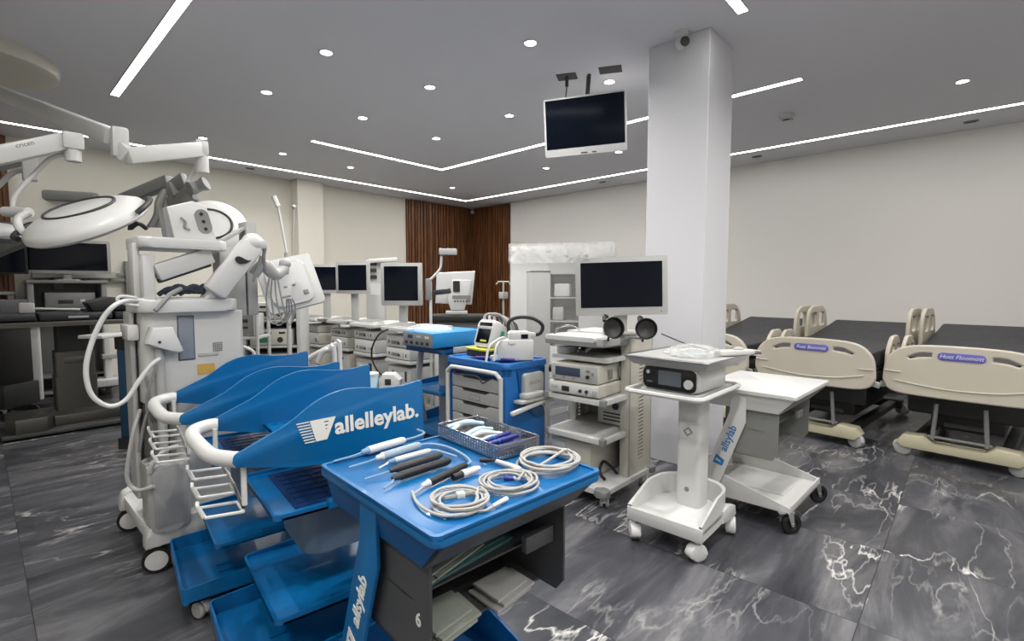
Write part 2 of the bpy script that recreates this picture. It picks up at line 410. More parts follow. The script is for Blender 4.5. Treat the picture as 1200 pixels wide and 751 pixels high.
G().cyl((0, 0, .1), (0, 0, 0), .012).part('mount', t, WHITE); G().box(-.03, .03, -.05, .03, -.05, .02, .01).part('housing', t, WHITE)

# ------------------------------------------------------------- shared parts
def caster(par, x, y, r, style='twin', rz=0, top=None):
    """swivel caster standing on the floor under (x, y)"""
    M = T(x, y, 0) @ RZ(rz); top = top or 2*r + .02
    g = G(); g.M = M; w = G(); w.M = M
    if style == 'twin':
        g.prism(sp2([(-r*.95, r*.9), (-r*.5, r*1.85), (r*.3, r*2.05), (r*1.0, r*1.7), (r*1.1, r*.9), (.2*r, r*1.2)], 3, True), -.012, .012, 'y', .003)
        g.cyl((0, 0, r*1.8), (0, 0, top), .012)
        for s in (-1, 1): w.lathe([(r*.55, .008), (r*.9, .008), (r, .014), (r, .024), (r*.85, .03), (.001, .03)], T(0, 0, r) @ RX(-90*s), 20)
        o = g.part('caster', par, WMET); w.part('wheel', o, LGREY)
    elif style == 'hood':
        g.prism(sp2([(-r*1.15, r*.75), (-r*1.1, r*1.5), (-r*.3, r*2.1), (r*.5, r*2.05), (r*1.0, r*1.4), (r*.9, r*.5), (.1*r, r*.25)], 4, True), -.028, .028, 'y', .008)
        g.cyl((0, 0, r*1.9), (0, 0, top), .016)
        w.lathe([(.001, -.024), (r*.9, -.024), (r, -.016), (r, .016), (r*.9, .024), (.001, .024)], T(0, 0, r) @ RX(90), 20)
        o = g.part('caster', par, WHITE); w.part('wheel', o, GREY)
    elif style == 'black':
        for s in (-1, 1): g.prism([(-.02, r*2.15), (.02, r*2.15), (r*.45, r*.75), (r*.15, r*.75)], s*.017-.002, s*.017+.002, 'y')
        g.box(-.025, .025, -.02, .02, r*2.1, r*2.1+.006).cyl((0, 0, r*2.1), (0, 0, top), .012).cyl((r*.3, -.022, r), (r*.3, .022, r), .008)
        g.box(-r*1.1, -r*.1, -.012, .012, r*2.0, r*2.0+.012, .003)
        w.lathe([(r*.6, -.012), (r*.95, -.012), (r, -.006), (r, .006), (r*.95, .012), (r*.6, .012), (r*.55, .004), (.001, .004)], T(r*.3, 0, r) @ RX(90), 24)
        o = g.part('caster', par, CHROME); w.part('wheel', o, BLACK)
    else:   # big disc wheel with dark tyre
        g.prism([(-r*.4, r*1.6), (r*.5, r*2.1), (r*.6, r*2.3), (-r*.5, r*2.3)], -.02, .02, 'y', .004); g.cyl((0, 0, r*2), (0, 0, top), .02)
        w.m(0).lathe([(r*.78, -.032), (r*.95, -.032), (r, -.02), (r, .02), (r*.95, .032), (r*.78, .032)], T(0, 0, r) @ RX(90), 28)
        w.m(1)
        for s in (-1, 1): w.lathe([(r*.8, 0), (r*.8, .026), (r*.74, .034), (r*.3, .036), (.001, .036)], T(0, 0, r) @ RX(-90*s), 28)
        o = g.part('caster', par, LGREY); w.part('wheel', o, BLACK, WHITE)
    return o

def monitor(name, label, loc, rz, w, h, frame_m=WHITE, bez=.03, dep=.06, tilt=0, neck=.12, base=True, chin=None, group=None, mark=True, lean=0):
    """flat monitor, front is local -y, loc is the foot below the screen; neck = height of the lower rim above loc"""
    t = thing(name, label, 'monitor', loc, rz, group)
    M = T(0, 0, neck) @ RX(tilt) @ RY(lean); chin = chin or bez
    g = G(); g.M = M; g.rbox(-w/2, w/2, 0, h, 0, dep*.55, .012, 'y', .004); g.rbox(-w*.38, w*.38, h*.12, h*.86, dep*.5, dep, .03, 'y', .01); g.part('housing', t, frame_m)
    g = G(); g.M = M; g.box(-w/2+bez, w/2-bez, -.0015, .004, chin, h-bez).part('screen', t, SCREEN)
    if mark:
        g = G(); g.M = M; g.box(w*.42, w*.44, -.001, .002, chin*.35, chin*.5).part('power_button', t, GREY)
    if neck > .02:
        G().box(-.045, .045, dep*.6, dep*.6+.03, .01, neck+h*.3, .006).part('neck', t, frame_m)
    if base: G().rbox(-.12, .12, -.04, .17, 0, .015, .04, 'z', .004).part('foot', t, frame_m)
    return t
# ------------------------------------------- blue carts with winged side panels
def wing_outline():
    top = [(0, .892), (.006, .915), (.03, .926), (.09, .952), (.18, .992), (.275, 1.052), (.36, 1.08), (.44, 1.083), (.54, 1.07), (.63, 1.07), (.705, 1.082), (.715, 1.072)]
    return [(x*.945, z) for x, z in sp2(top, 3) + [(.722, .842), (.60, .824), (.42, .818), (.2, .838), (.06, .868), (.012, .876)]]
def tray(g, x0, x1, y0, y1, z, lip, th=.008, front=None):
    f = lip if front is None else front
    g.rbox(x0, x1, y0, y1, z, z+th, .025, 'z', .002)
    o = rrect(x0, x1, y0, y1, .025, 4); i = rrect(x0+.008, x1-.008, y0+.008, y1-.008, .02, 4)
    n = len(o)
    t = bmesh.new()
    def hz(p): return z + (f if p[0] < x0+.12 else f + (lip-f)*min(1, (p[0]-x0-.12)/.12))
    A = [t.verts.new((p[0], p[1], z)) for p in o]; B = [t.verts.new((p[0], p[1], hz(p))) for p in o]; C = [t.verts.new((p[0], p[1], hz(p))) for p in i]; D = [t.verts.new((p[0], p[1], z+.002)) for p in i]
    for k in range(n):
        q = (k+1) % n
        t.faces.new((A[k], A[q], B[q], B[k])); t.faces.new((B[k], B[q], C[q], C[k])); t.faces.new((C[k], C[q], D[q], D[k]))
    return g._in(t)
def wing_cart(label, loc, rz, hw):
    t = thing('winged_cart', label, 'cart', loc, rz, 'blue carts with winged side panels')
    for s in (-1, 1):
        G().prism(wing_outline(), s*hw-.007, s*hw+.007, 'y', .003).part('side_panel', t, BLUE)
    g = G()
    g.tube([(.035, hw-.004, .90), (.0, hw-.003, .90), (-.045, hw-.03, .896), (-.062, hw-.09, .892), (-.058, .06, .889), (-.04, -hw*.45, .889), (-.008, -hw+.06, .893), (.022, -hw+.008, .897)], .026, 12, sm=6)
    g.part('handle', t, WHITE)
    # perforated top shelf between the wings
    holes = [rrect(.2, .67, -hw+.007, hw-.007, .01, 2)]
    for i in range(9):
        for j in range(7):
            cx, cy = .235 + i*.05, -hw*.82 + j*hw*.273
            holes.append([(cx-.014, cy-.005), (cx+.014, cy-.005), (cx+.014, cy+.005), (cx-.014, cy+.005)])
    g = G().mesh(plate(holes, .008), T(0, 0, .87)); g.box(.2, .208, -hw+.007, hw-.007, .85, .874).part('top_shelf', t, BLUE)
    # lower shelf with a dark slotted mat
    g = G(); tray(g, .12, .71, -hw+.01, hw-.01, .655, .02); g.box(.3, .34, -hw-.004, -hw+.03, .655, .685, .003).part('middle_shelf', t, BLUE)
    g = G(); g.box(.2, .69, -hw+.06, hw-.06, .662, .668)
    for k in range(7): g.box(.22, .68, -hw+.09+k*(2*hw-.2)/6, -hw+.10+k*(2*hw-.2)/6, .667, .671)
    for k in range(5): g.box(.25+k*.09, .254+k*.09, -hw+.07, hw-.07, .667, .6705)
    g.part('slotted_mat', t, mat('deep navy mat', rgb(6, 44, 92), .45))
    # pedestal
    g = G(); g.rbox(.24, .62, -hw+.08, hw-.08, .46, .655, .06, 'z', .004); g.part('pedestal', t, mat('slate blue housing', rgb(88, 108, 132), .5))
    for s in (-1, 1): G().box(.5, .56, s*(hw-.035)-.018, s*(hw-.035)+.018, .12, .87, .006).part('upright', t, WMET)
    g = G(); tray(g, .11, .72, -hw-.01, hw+.01, .30, .05, front=.022); g.part('tray', t, BLUE)
    g = G()
    g.prism([(.3, -hw-.003), (.42, -hw-.003), (.42, -hw+.02), (.3, -hw+.02)], .318, .326).part('tray_latch', t, BLUED)
    g = G(); tray(g, -.02, .74, -hw-.02, hw+.02, .10, .11, front=.07); g.box(.14, .2, -.03, -.015, .108, .12, .004).box(.14, .24, -.1, -.085, .108, .12, .004).part('base_tray', t, BLUE)
    G().box(.05, .7, -hw+.05, hw-.05, .07, .1).part('chassis', t, CHAR)
    for x, y in ((.06, -hw+.04), (.06, hw-.04), (.66, -hw+.04), (.66, hw-.04)): caster(t, x, y, .036, 'twin', -60, .08)
    # hanging wire bottle racks
    g = G()
    r = .0055
    g.cyl((.035, -hw+.02, .885), (.035, -hw+.02, .74), .009); g.cyl((.02, hw-.03, .89), (.02, hw-.03, .78), .009)
    def loop(y, z, w, d, dz):
        P = [(.03, y, z), (-.075, y+.01, z+.006), (-.08, y+w, z+dz), (.025, y+w-.01, z+dz-.006)]
        g.tube(P + [P[0]], r, 6, False)
    for k, (y, z) in enumerate(((-hw+.015, .72), (-hw+.135, .745), (-hw+.255, .77))):
        loop(y, z, .095, .115, .01); g.tube([(-.08, y+.02, z+.004), (-.095, y+.02, z+.045), (-.093, y+.04, z+.05)], r, 6)
        g.tube([(.03, -hw+.015, .735), (.028, -hw+.16, .765), (.02, hw-.03, .79)], r, 6)
    g.part('wire_rack', t, WMET)
    return t
B1 = wing_cart('blue winged cart with white lettering on its side, directly behind the instrument cart', (.568, 1.962, 0), R(-8.5), .26)
p = None
# white lettering with the striped V mark on the nearest wing
def wing_text(par, y):
    M = frame((.40, y, .955), (1, 0, .035), (0, 0, 1))
    g = G(); g.M = M
    me = text_mesh('allelleylab.', .082, .0008, 'LEFT', 0, .0022); g.mesh(me, T(-.075, 0, 0)); 
    g.part('lettering', par, OFFW, label='white lettering')
    g = G(); g.M = M @ T(-.13, .004, 0)
    v = [[(-.03, .036), (.06, .036), (.026, -.04), (-.012, -.04)]]
    for k in range(4): v.append([(.018+.002*k, .026-.013*k), (.034-.003*k, .026-.013*k), (.033-.003*k, .021-.013*k), (.020+.002*k, .021-.013*k)])
    g.mesh(plate(v, .0016))
    for k in range(8):
        z = .034 - k*.0102; x1 = -.032 + k*.0024
        g.box(x1-.042+k*.001, x1, z-.0022, z+.0012, -.0008, .0008)
    g.part('emblem', par, OFFW, label='white striped V emblem')
wing_text(B1, -.2685)
B0 = dup(B1, (.592, 2.668, 0), R(-8.5), 'blue winged cart without lettering, standing between the white anaesthesia machine and the lettered cart')
for ch in list(B0.children):
    if ch.name.startswith(('lettering', 'emblem')): bpy.data.objects.remove(ch)

# ------------------------------------------- Z-framed carts (instrument cart, white cart)
def z_cart(label, loc, rz, sx, sy, zt, top_m, body_m, leg_m, bin_m, base_m, txt, txt_m, flat=False, bin_z=.5, six=False):
    """table on a slanted leg; operator side is -y; sx along x, sy along y"""
    t = thing('pedestal_cart', label, 'cart', loc, rz)
    hx, hy = sx/2, sy/2
    g = G()
    if flat: g.rbox(-hx, hx, -hy, hy, zt-.022, zt, .015, 'z', .004)
    else:
        g.rbox(-hx, hx, -hy, hy, zt-.03, zt-.005, .02, 'z', .004)
        o = rrect(-hx, hx, -hy, hy, .02, 5); i = rrect(-hx+.012, hx-.012, -hy+.012, hy-.012, .014, 5); tt = bmesh.new(); n = len(o)
        A = [tt.verts.new((*q, zt-.012)) for q in o]; B = [tt.verts.new((*q, zt)) for q in o]; C = [tt.verts.new((*q, zt)) for q in i]; D = [tt.verts.new((*q, zt-.006)) for q in i]
        for k in range(n):
            q = (k+1) % n
            for a, b in ((A, B), (B, C), (C, D)): tt.faces.new((a[k], a[q], b[q], b[k]))
        g._in(tt)
    g.part('table_top', t, top_m)
    g = G(); lo = [(-hx+.012, -hy+.012), (hx-.012, -hy+.012), (hx-.012, hy-.012), (-hx+.012, hy-.012)]; hi = [(-hx+.03, -hy+.1), (hx-.03, -hy+.1), (hx-.03, hy-.03), (-hx+.03, hy-.03)]
    g.hull([(*q, zt-.025) for q in lo], [(*q, zt-.12) for q in hi]); g.part('apron', t, body_m)
    G().prism([(-hy+.004, zt-.03), (-hy+.092, zt-.122), (-hy+.1, zt-.118), (-hy+.014, zt-.03)], -hx+.035, hx-.035, 'x').part('shaded_apron_front', t, bin_m)  # dark sheet over the apron's operator-side slope, shade put into its colour
    # slanted legs, one on each flank
    for s in (-1, 1):
        x0, x1 = s*(hx-.028), s*(hx-.016)
        pr = [(y_-.08, z_) for y_, z_ in [(.07, zt-.03), (.155, zt-.03), (.16, zt-.15), (hy+.05, .2), (hy+.05, .12), (hy-.05, .12), (hy-.06, .17), (.065, zt-.2)]]
        G().prism(pr, x0, x1, 'x', .002).part('leg', t, leg_m)
    # text up the flank facing -x
    if txt:
        a = Vector((-hx+.0155, hy-.085, .18)); b = Vector((-hx+.0155, .032, zt-.175)); d = (b-a)
        # text runs from low to high
        M = frame(Vector((-hx+.0266+.0005-.0006, (a.y+b.y)/2 - .005, (a.z+b.z)/2)) + d*.02, d, (0, d.z, -d.y) if False else (0, 1, .3))
        M = frame(a + d*.70 + Vector((-.0003, 0, 0)), d, (0, d.z, -d.y))
        g = G(); g.M = M; g.mesh(text_mesh(txt, .064, .0008, 'CENTER', 0, .0012)); g.part('lettering', t, txt_m)
        g = G(); g.M = M @ T(-.165, 0, 0); g.mesh(plate([[(-.028, .03), (.034, .03), (.022, -.03), (-.02, -.03)], [(-.006, .02), (.012, .02), (.004, -.014), (-.002, -.014)]], .0014)); g.part('emblem', t, txt_m)
    # bin under the table, open on the operator side
    bx, b0, b1 = hx-.05, -hy+.1, .12
    zb = bin_z
    g = G(); g.prism([(b0, zt-.1), (b1, zt-.1), (b1, zb-.02), (b0+.03, zb-.02), (b0, zb+.02)], -bx, -bx+.008, 'x').prism([(b0, zt-.1), (b1, zt-.1), (b1, zb-.02), (b0+.03, zb-.02), (b0, zb+.02)], bx-.008, bx, 'x').box(-bx, bx, b1-.008, b1, zb-.02, zt-.1).box(-bx, bx, b0+.08, b1, zt-.2-.25*(zt-zb-.2), zt-.194-.25*(zt-zb-.2)).box(-bx, bx, b0+.1, b1, zb-.02, zb-.012)
    g.box(bx-.14, bx-.02, b0+.03, b0+.05, zb+.14, zb+.19, .002)
    g.part('bin', t, bin_m)
    if six:
        g = G(); g.M = frame((-bx-.0006, b0+.05, zb+.1), (0, -1, 0), (0, 0, 1)); g.mesh(text_mesh('6', .05, .0006, 'CENTER', 0, .001)); g.part('number_mark', t, OFFW)
    # wedge base
    g = G(); yb0, yb1 = -hy+.02, hy+.02; xb = hx-.05
    prof = [(yb0, .13), (yb0, .165), (yb0+.05, .175), (yb1-.06, .30), (yb1, .30), (yb1, .12)]
    for s in (-1, 1): g.prism(prof, s*xb-.006, s*xb+.006, 'x', .002)
    g.box(-xb, xb, yb0, yb1, .128, .14).box(-xb, xb, yb0, yb0+.012, .128, .172).box(-xb, xb, yb1-.012, yb1, .128, .3).box(-.1, .1, yb0+.1, yb1-.1, .14, .148)
    g.part('base', t, base_m)
    for x in (-xb+.02, xb-.02):
        for y in (yb0+.015, yb1-.04): caster(t, x, y, .062, 'black', -35, .145)
    return t
ZT = .905
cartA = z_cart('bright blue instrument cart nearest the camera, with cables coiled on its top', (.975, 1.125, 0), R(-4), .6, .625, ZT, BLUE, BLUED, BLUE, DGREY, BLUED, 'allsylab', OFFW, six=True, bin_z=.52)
cartW = z_cart('white pedestal cart with a grey open bin and blue lettering on its slanted leg', (3.5, .98, 0), R(-2), .74, .58, .83, WHITE, WMET, WMET, GREY, WMET, 'allsylab', LBLUE, flat=True, bin_z=.44)

# things in the bin of the instrument cart
def soft(name, label, cat, pts, z, h, m, group=None):
    """soft folded slab: outline pts (world xy), rounded"""
    c = Vector((sum(q[0] for q in pts)/len(pts), sum(q[1] for q in pts)/len(pts), z))
    P = [(q[0]-c.x, q[1]-c.y) for q in pts]; g = G(); n = 3
    for k in range(n):
        f = 1 - .07*k; sh = .008*((k % 2)*2-1)
        g.prism([(a*f+sh, b*f-sh*.5) for a, b in P], h*k/n, h*(k+.96)/n, 'z', min(.008, h*.14), 2)
    o = g.part(name, None, m); o.location = c
    return tag(o, label, cat, group)
zs_ = ZT-.194-.25*(ZT-.52-.2)+.001
def bq(x, y): return (.985+x, 1.125+y)
soft('folded_drape', 'teal folded cloth drape in the bin under the blue instrument cart', 'cloth', [bq(-.2, -.12), bq(.12, -.11), bq(.14, .03), bq(-.2, .05)], zs_, .018, TEAL)
soft('folded_towel', 'pale folded towel lying on the teal drape in the upper part of the bin', 'towel', [bq(-.22, -.14), bq(0, -.10), bq(.02, 0), bq(-.2, .02)], zs_+.019, .02, CLOTHG)
soft('folded_sheet', 'grey green folded sheet lowest in the bin beside the wall marked 6', 'sheet', [bq(-.22, -.16), bq(-.06, -.15), bq(-.04, -.02), bq(-.22, 0)], .51, .045, CLOTHG)
soft('folded_sheet', 'pale grey folded sheet lowest in the open middle of the bin', 'sheet', [bq(.0, -.17), bq(.16, -.16), bq(.17, -.04), bq(.01, -.03)], .51, .035, LGREY)

# ------------------------------------------- instruments on the blue table
def handpiece(label, tip, s, e, r, m_body, m_tip, m_col=None, group='handpieces on the blue cart', tail=None, rt=.003):
    z = ZT
    tip, s, e = PZ(*tip, z), PZ(*s, z), PZ(*e, z)
    t = thing('handpiece', label, 'handpiece', (s.x, s.y, z), 0, group)
    q = lambda v, h: (v.x-s.x, v.y-s.y, h)
    L = (e-s).length; d = (e-s).normalized()
    f = lambda k, h: (d.x*L*k, d.y*L*k, h)
    G().tube([f(0, r), f(.06, r), f(.5, r), f(.93, r), f(1, r)], [r*.7, r*.98, r, r*.98, r*.72], 14).part('body', t, m_body)
    G().tube([q(tip, rt+.001), q(tip + (s-tip)*.55, rt+.004), q(s - d*.018, r*.9)], [rt, rt, rt*1.1], 8).part('tip', t, m_tip)
    G().tube([f(-.13, r), f(-.10, r), f(0, r), f(.03, r)], [r*.4, r*.62, r*.75, r*1.05], 12).part('collar', t, m_col or m_tip)
    if tail:
        pts = [f(.99, r)] + [q(PZ(*c, z), .0055) for c in tail]
        G().tube(pts, .0045, 8, sm=6).part('cable', t, CABLB)
    return t
handpiece('long white handpiece with a bent hook end, farthest from the camera on the blue table', (391, 542), (430, 533), (474, 520), .0135, WHITE, CABLB, CABLB, tail=[(487, 514), (497, 509), (489, 505)])
handpiece('blue grey handpiece with a round collar beside the long white one', (409, 549), (447, 540), (492, 526), .0135, mat('blue grey plastic', rgb(140, 158, 172), .4), CABLB, WHITE, tail=[(505, 522), (525, 526), (543, 535), (551, 543), (545, 547)])
handpiece('short slim white handpiece between the blue grey one and the black ones', (444, 550), (461, 543), (504, 531), .009, WHITE, WHITE, CABLB, tail=[(512, 530), (522, 533), (535, 537)])
handpiece('brown black handpiece, first of three black ones from the white handpieces', (427, 563), (464, 554), (517, 537), .012, CHAR, CABLB, CHAR)
handpiece('black handpiece in the middle of the three black ones', (450, 574), (468, 563), (527, 544), .0125, BLACK, CABLB, CHAR)
handpiece('black handpiece with a white collar, its cable running to the nearest coil', (484, 581), (501, 571), (546, 549), .011, BLACK, CABLE, WHITE)
a, b = PZ(531, 564, ZT), PZ(558, 554, ZT); d = (b-a).normalized()
t = thing('cable_connector', 'short black and white plug lying above the nearest cable coil', 'connector', a)
G().tube([(0, 0, .011), tuple(d*.035+Vector((0, 0, .011)))], .010, 12).part('boot', t, BLACK)
G().tube([tuple(d*k+Vector((0, 0, .011))) for k in (.033, .05, .05, .085, .085, .1)], [.012, .012, .0105, .0105, .008, .008], 14).part('plug', t, WHITE)
def coil(label, cpx, rad, turns, seed, m, ends, jumble=.006, r=.0036):
    c = PZ(*cpx, ZT); rn = random.Random(seed)
    t = thing('cable_coil', label, 'cable', c, 0, 'coiled cables on the blue cart')
    P = []; N = 22
    for k in range(turns*N+1):
        a = 2*PI*k/N; w = k/(turns*N)
        rr = rad*(1.06 - .085*((k//N) % 4)) + jumble*math.sin(1.7*a+seed) + rn.uniform(-.001, .001)
        P.append((rr*math.cos(a)*(1+.05*math.sin(w*9)), rr*math.sin(a), r + (k/N)*r*.8 + rn.uniform(0, .0015)))
    for e in ends: P.append((PZ(*e[:2], ZT)-c) + Vector((0, 0, r+e[2])))
    G().tube(P, r, 7, sm=2).part('cable', t, m)
    return t, c
t, c = coil('grey cable coil nearest the camera on the blue table', (538, 590), .066, 6, 1, CABLE, [(560, 601, .0), (578, 595, 0)])
G().tube([PZ(577, 596, ZT)-c+Vector((0, 0, .006)), PZ(587, 590.5, ZT)-c+Vector((0, 0, .006)), PZ(594, 587, ZT)-c+Vector((0, 0, .006))], [.0045, .006, .0065], 10).part('plug', t, WHITE)
G().tube([(-.04, .008, .024), (-.002, -.008, .024), (.03, -.016, .024)], .0062, 8).part('splice', t, GREY); G().bar((-.012, -.004, .026), (.008, -.011, .026), .018, .014, .002).part('cable_clip', t, WHITE)
P = [PZ(483, 578, ZT)-c+Vector((0, 0, .005)), PZ(488, 590, ZT)-c+Vector((0, 0, .005)), PZ(500, 600, ZT)-c+Vector((0, 0, .005)), PZ(520, 607, ZT)-c+Vector((0, 0, .006)), PZ(545, 607, ZT)-c+Vector((0, 0, .01))]
G().tube(P, .004, 7, sm=5).part('lead', t, CABLE)
t, c = coil('grey cable coil with a round navy plug in its middle', (596, 569), .07, 6, 5, CABLE, [(607, 571, .018), (602, 569, .02)])
G().tube([PZ(604, 569.5, ZT)-c+Vector((0, 0, .02)), PZ(598, 569, ZT)-c+Vector((0, 0, .02)), PZ(592, 568, ZT)-c+Vector((0, 0, .02))], [.005, .008, .011], 10).part('plug', t, NAVY)
t, c = coil('largest pale cable coil near the table edge beside the wire basket', (643, 544), .088, 6, 9, CABLE, [(620, 556, .004), (600, 550, .002), (580, 542, 0)], .009, .0044)
G().tube([PZ(582, 543, ZT)-c+Vector((0, 0, .007)), PZ(600, 549, ZT)-c+Vector((0, 0, .007)), PZ(611, 553, ZT)-c+Vector((0, 0, .007))], [.007, .0085, .007], 10).part('plug', t, WHITE)
a = PZ(562, 542, ZT); d = (PZ(580, 542, ZT)-a).normalized()
o = G().tube([(0, 0, .008), tuple(d*.02+Vector((0, 0, .008))), tuple(d*.03+Vector((0, 0, .008))), tuple(d*.055+Vector((0, 0, .008)))], [.006, .009, .006, .005], 10).part('cable_adapter', None, BLACK); o.location = a
tag(o, 'small black cable adapter lying beside the perforated basket', 'connector')

# perforated steel basket
bc = [PZ(515, 496, ZT+.05), PZ(588, 524, ZT+.05), PZ(628, 508, ZT+.05), PZ(557, 486, ZT+.05)]
ctr = sum(bc, Vector()) / 4; ctr.z = ZT
xd = ((bc[2]-bc[1]) + (bc[3]-bc[0])); yd = ((bc[0]-bc[1]) + (bc[3]-bc[2]))
bw, bl = xd.length/2, yd.length/2; brz = math.atan2(yd.y, yd.x) - PI/2
t = thing('instrument_basket', 'perforated steel basket full of blue and white handpieces on the blue table', 'basket', ctr, brz)
def perf(w, h, nx, ny, off=0):
    L = [[(0, 0), (w, 0), (w, h), (0, h)]]
    for i in range(nx):
        for j in range(ny):
            cx = (i+.5)*w/nx; cy = .004 + (j+.5)*(h-.008)/ny; r = min(w/nx, h/ny)*.28
            L.append([(cx+r*math.cos(2*PI*k/6), cy+r*math.sin(2*PI*k/6)) for k in range(6)])
    return plate(L, .0014)
g = G(); hb = .045
for (ox, oy, a, L, n) in ((-bw/2, -bl/2, 0, bw, 16), (bw/2, -bl/2, 90, bl, 24), (bw/2, bl/2, 180, bw, 16), (-bw/2, bl/2, 270, bl, 24)):
    g.mesh(perf(L, hb, n, 4), T(ox, oy, .002) @ RZ(a) @ RX(90))
g.mesh(perf(bl, bw, 24, 16), T(bw/2, -bl/2, .004) @ RZ(90)); g.part('basket_body', t, STEEL)
G().tube([(*q, hb+.002) for q in rrect(-bw/2, bw/2, -bl/2, bl/2, .012, 4)], .0028, 8, True).part('rim', t, CHROME)
G().box(bw/2-.0, bw/2+.002, -bl/2+.02, -bl/2+.09, .02, .036, .0005).part('dark_tag', t, CHAR)
MB = T(*ctr) @ Matrix.Rotation(brz, 4, 'Z')
rn = random.Random(4)
lb = ['blue capped handpiece lying lowest in the basket', 'blue capped handpiece beside the basket rim nearest the coils', 'blue capped handpiece lying on top of the others in the basket', 'blue capped handpiece at the back of the blue bundle in the basket', 'blue capped handpiece angled across the basket bundle']
for k in range(5):
    y = -bl*.36 + .017*k; z = .016 + (.014 if k in (2, 4) else 0)
    a, b = MB @ Vector((-bw*.42+.006*k, y, z)), MB @ Vector((bw*.36, y-.012+.004*k, z+.006))
    t = thing('blue_handpiece', lb[k], 'handpiece', a, 0, 'blue handpieces in the basket'); dd = b-a
    G().tube([(0, 0, 0), tuple(dd*.1), tuple(dd*.9), tuple(dd)], [.006, .0085, .0085, .005], 10).part('body', t, NAVY); G().tube([tuple(dd*.3), tuple(dd*.34)], .0094, 10).part('ring', t, CBLUE)
lb = ['white tubing piece nearest the blue bundle in the basket', 'white tubing piece in the middle of the basket', 'curved white tubing piece at the far end of the basket', 'frosted white tubing piece along the basket side', 'thin white tubing piece lying on top in the basket']
for k in range(5):
    y = bl*(-.02 + .1*k); a = MB @ Vector((-bw*.38, y+rn.uniform(-.02, .02), .014+.006*k)); b = MB @ Vector((bw*.38, y+rn.uniform(-.05, .05), .016+.005*k)); m_ = (a+b)/2 + Vector((0, .015*(k % 2), .012))
    o = G().tube([(0, 0, 0), tuple(m_-a), tuple(b-a)], [.008, .0095, .0065], 10, sm=6).part('tubing_piece', None, WHITE if k % 2 else TINTB); o.location = a
    tag(o, lb[k], 'tubing', 'white tubing in the basket')
# ------------------------------------------------ device box, front is local -x
def device(name, label, cat, loc, rz, w, d, h, m=CREAM, front=None, feats=(), group=None, bev=.006, parent=None):
    """w along y, d along x, h up; feats: ('disp',y,z,w,h,mat) ('knob',y,z,r,mat) ('btn',y,z,w,h,mat)"""
    t = thing(name, label, cat, loc, rz, group)
    G().box(0, d, -w/2, w/2, .006, h, bev).part('casing', t, m)
    G().box(.02, d-.02, -w/2+.02, w/2-.02, 0, .008).part('plinth', t, CHAR)
    if front: G().box(-.003, .004, -w/2+.008, w/2-.008, .014, h-.008, .002).part('front_panel', t, front)
    for f in feats:
        if f[0] == 'disp': G().box(-.006, .002, f[1]-f[3]/2, f[1]+f[3]/2, f[2]-f[4]/2, f[2]+f[4]/2, .001).part('display', t, f[5])
        elif f[0] == 'btn': G().box(-.007, .002, f[1]-f[3]/2, f[1]+f[3]/2, f[2]-f[4]/2, f[2]+f[4]/2, .002).part('button', t, f[5])
        else: G().cyl((.002, f[1], f[2]), (-.014, f[1], f[2]), f[3], f[3]*.85, 14).part('knob', t, f[4])
    return t

# ------------------------------------------------ endoscopy tower beside the column
def vents(n, w, h, x0=0, z0=0, pitch=.022):
    return [[(x0, z0+i*pitch), (x0+w, z0+i*pitch+.004), (x0+w, z0+i*pitch+.013), (x0, z0+i*pitch+.009)] for i in range(n)]
M0 = Vector((2.74, 1.74, 0))
t = thing('endoscopy_cart', 'cream endoscopy tower cart with vented posts, standing in front of the column', 'cart', M0)
G().rbox(-.03, .62, -.05, .51, .09, .125, .03, 'z', .006).part('base', t, WMET)
for y in (-.02, .48):
    G().rbox(-.055, .03, y-.05, y+.05, .085, .13, .03, 'z', .01).part('bumper', t, GREY)
G().rbox(.57, .66, -.07, .03, .085, .13, .03, 'z', .01).part('bumper', t, GREY)
for x in (.03, .56):
    for y in (-.01, .47): caster(t, x, y, .045, 'twin', 30 if y < .2 else -20, .1)
# posts: a pierced sheet on each outer side plus back web
for s, y in ((-1, -.03), (1, .49)):
    g = G(); L = [[(.30, .125), (.62, .125), (.62, 1.1), (.30, 1.1)]] + vents(30, .07, 0, .43, .22, .026)
    g.mesh(plate(L, .004), T(0, y, 0) @ RX(90)); g.box(.30, .312, y-.002, y+.07*(-s), .125, 1.1, .003).box(.61, .622, y-.002, y+.09*(-s), .125, 1.1, .003)
    g.part('side_post', t, CREAM)
for y in (-.015, .475): G().box(.44, .5, y-.003, y+.003, .2, 1.02).part('post_lining', t, GREY)
g = G(); g.mesh(plate([[(0, .125), (.50, .125), (.50, 1.1), (0, 1.1)]] + vents(10, .12, 0, .06, .47, .026) + vents(10, .12, 0, .34, .47, .026), .004), T(.6, -.02, 0) @ RZ(90) @ RX(90)); g.part('back_panel', t, LGREY)
for z in (.455, .715):
    g = G(); g.rbox(0, .59, -.012, .472, z-.04, z-.006, .02, 'z', .004); g.part('shelf', t, WMET)
    G().box(.04, .57, .02, .44, z-.008, z).part('shelf_mat', t, LGREY)
    for y in (0, .46): G().rbox(-.006, .04, y-.022, y+.022, z-.043, z-.003, .012, 'z', .003).part('corner_bumper', t, GREY)
G().rbox(.06, .6, 0, .47, .95, .98, .02, 'z', .004).part('shelf', t, WMET)
g = G(); g.rbox(-.02, .6, -.02, .47, 1.06, 1.1, .02, 'z', .005); g.part('keyboard_shelf', t, GREY)
G().rbox(-.022, .3, .04, .465, 1.09, 1.122, .02, 'z', .005).part('keyboard_tray', t, WHITE)
G().rbox(-.026, .18, -.03, .035, 1.07, 1.118, .015, 'z', .005).part('corner_block', t, LGREY)
G().rbox(.28, .66, -.04, .5, 1.1, 1.13, .02, 'z', .005).part('top_plate', t, WMET)
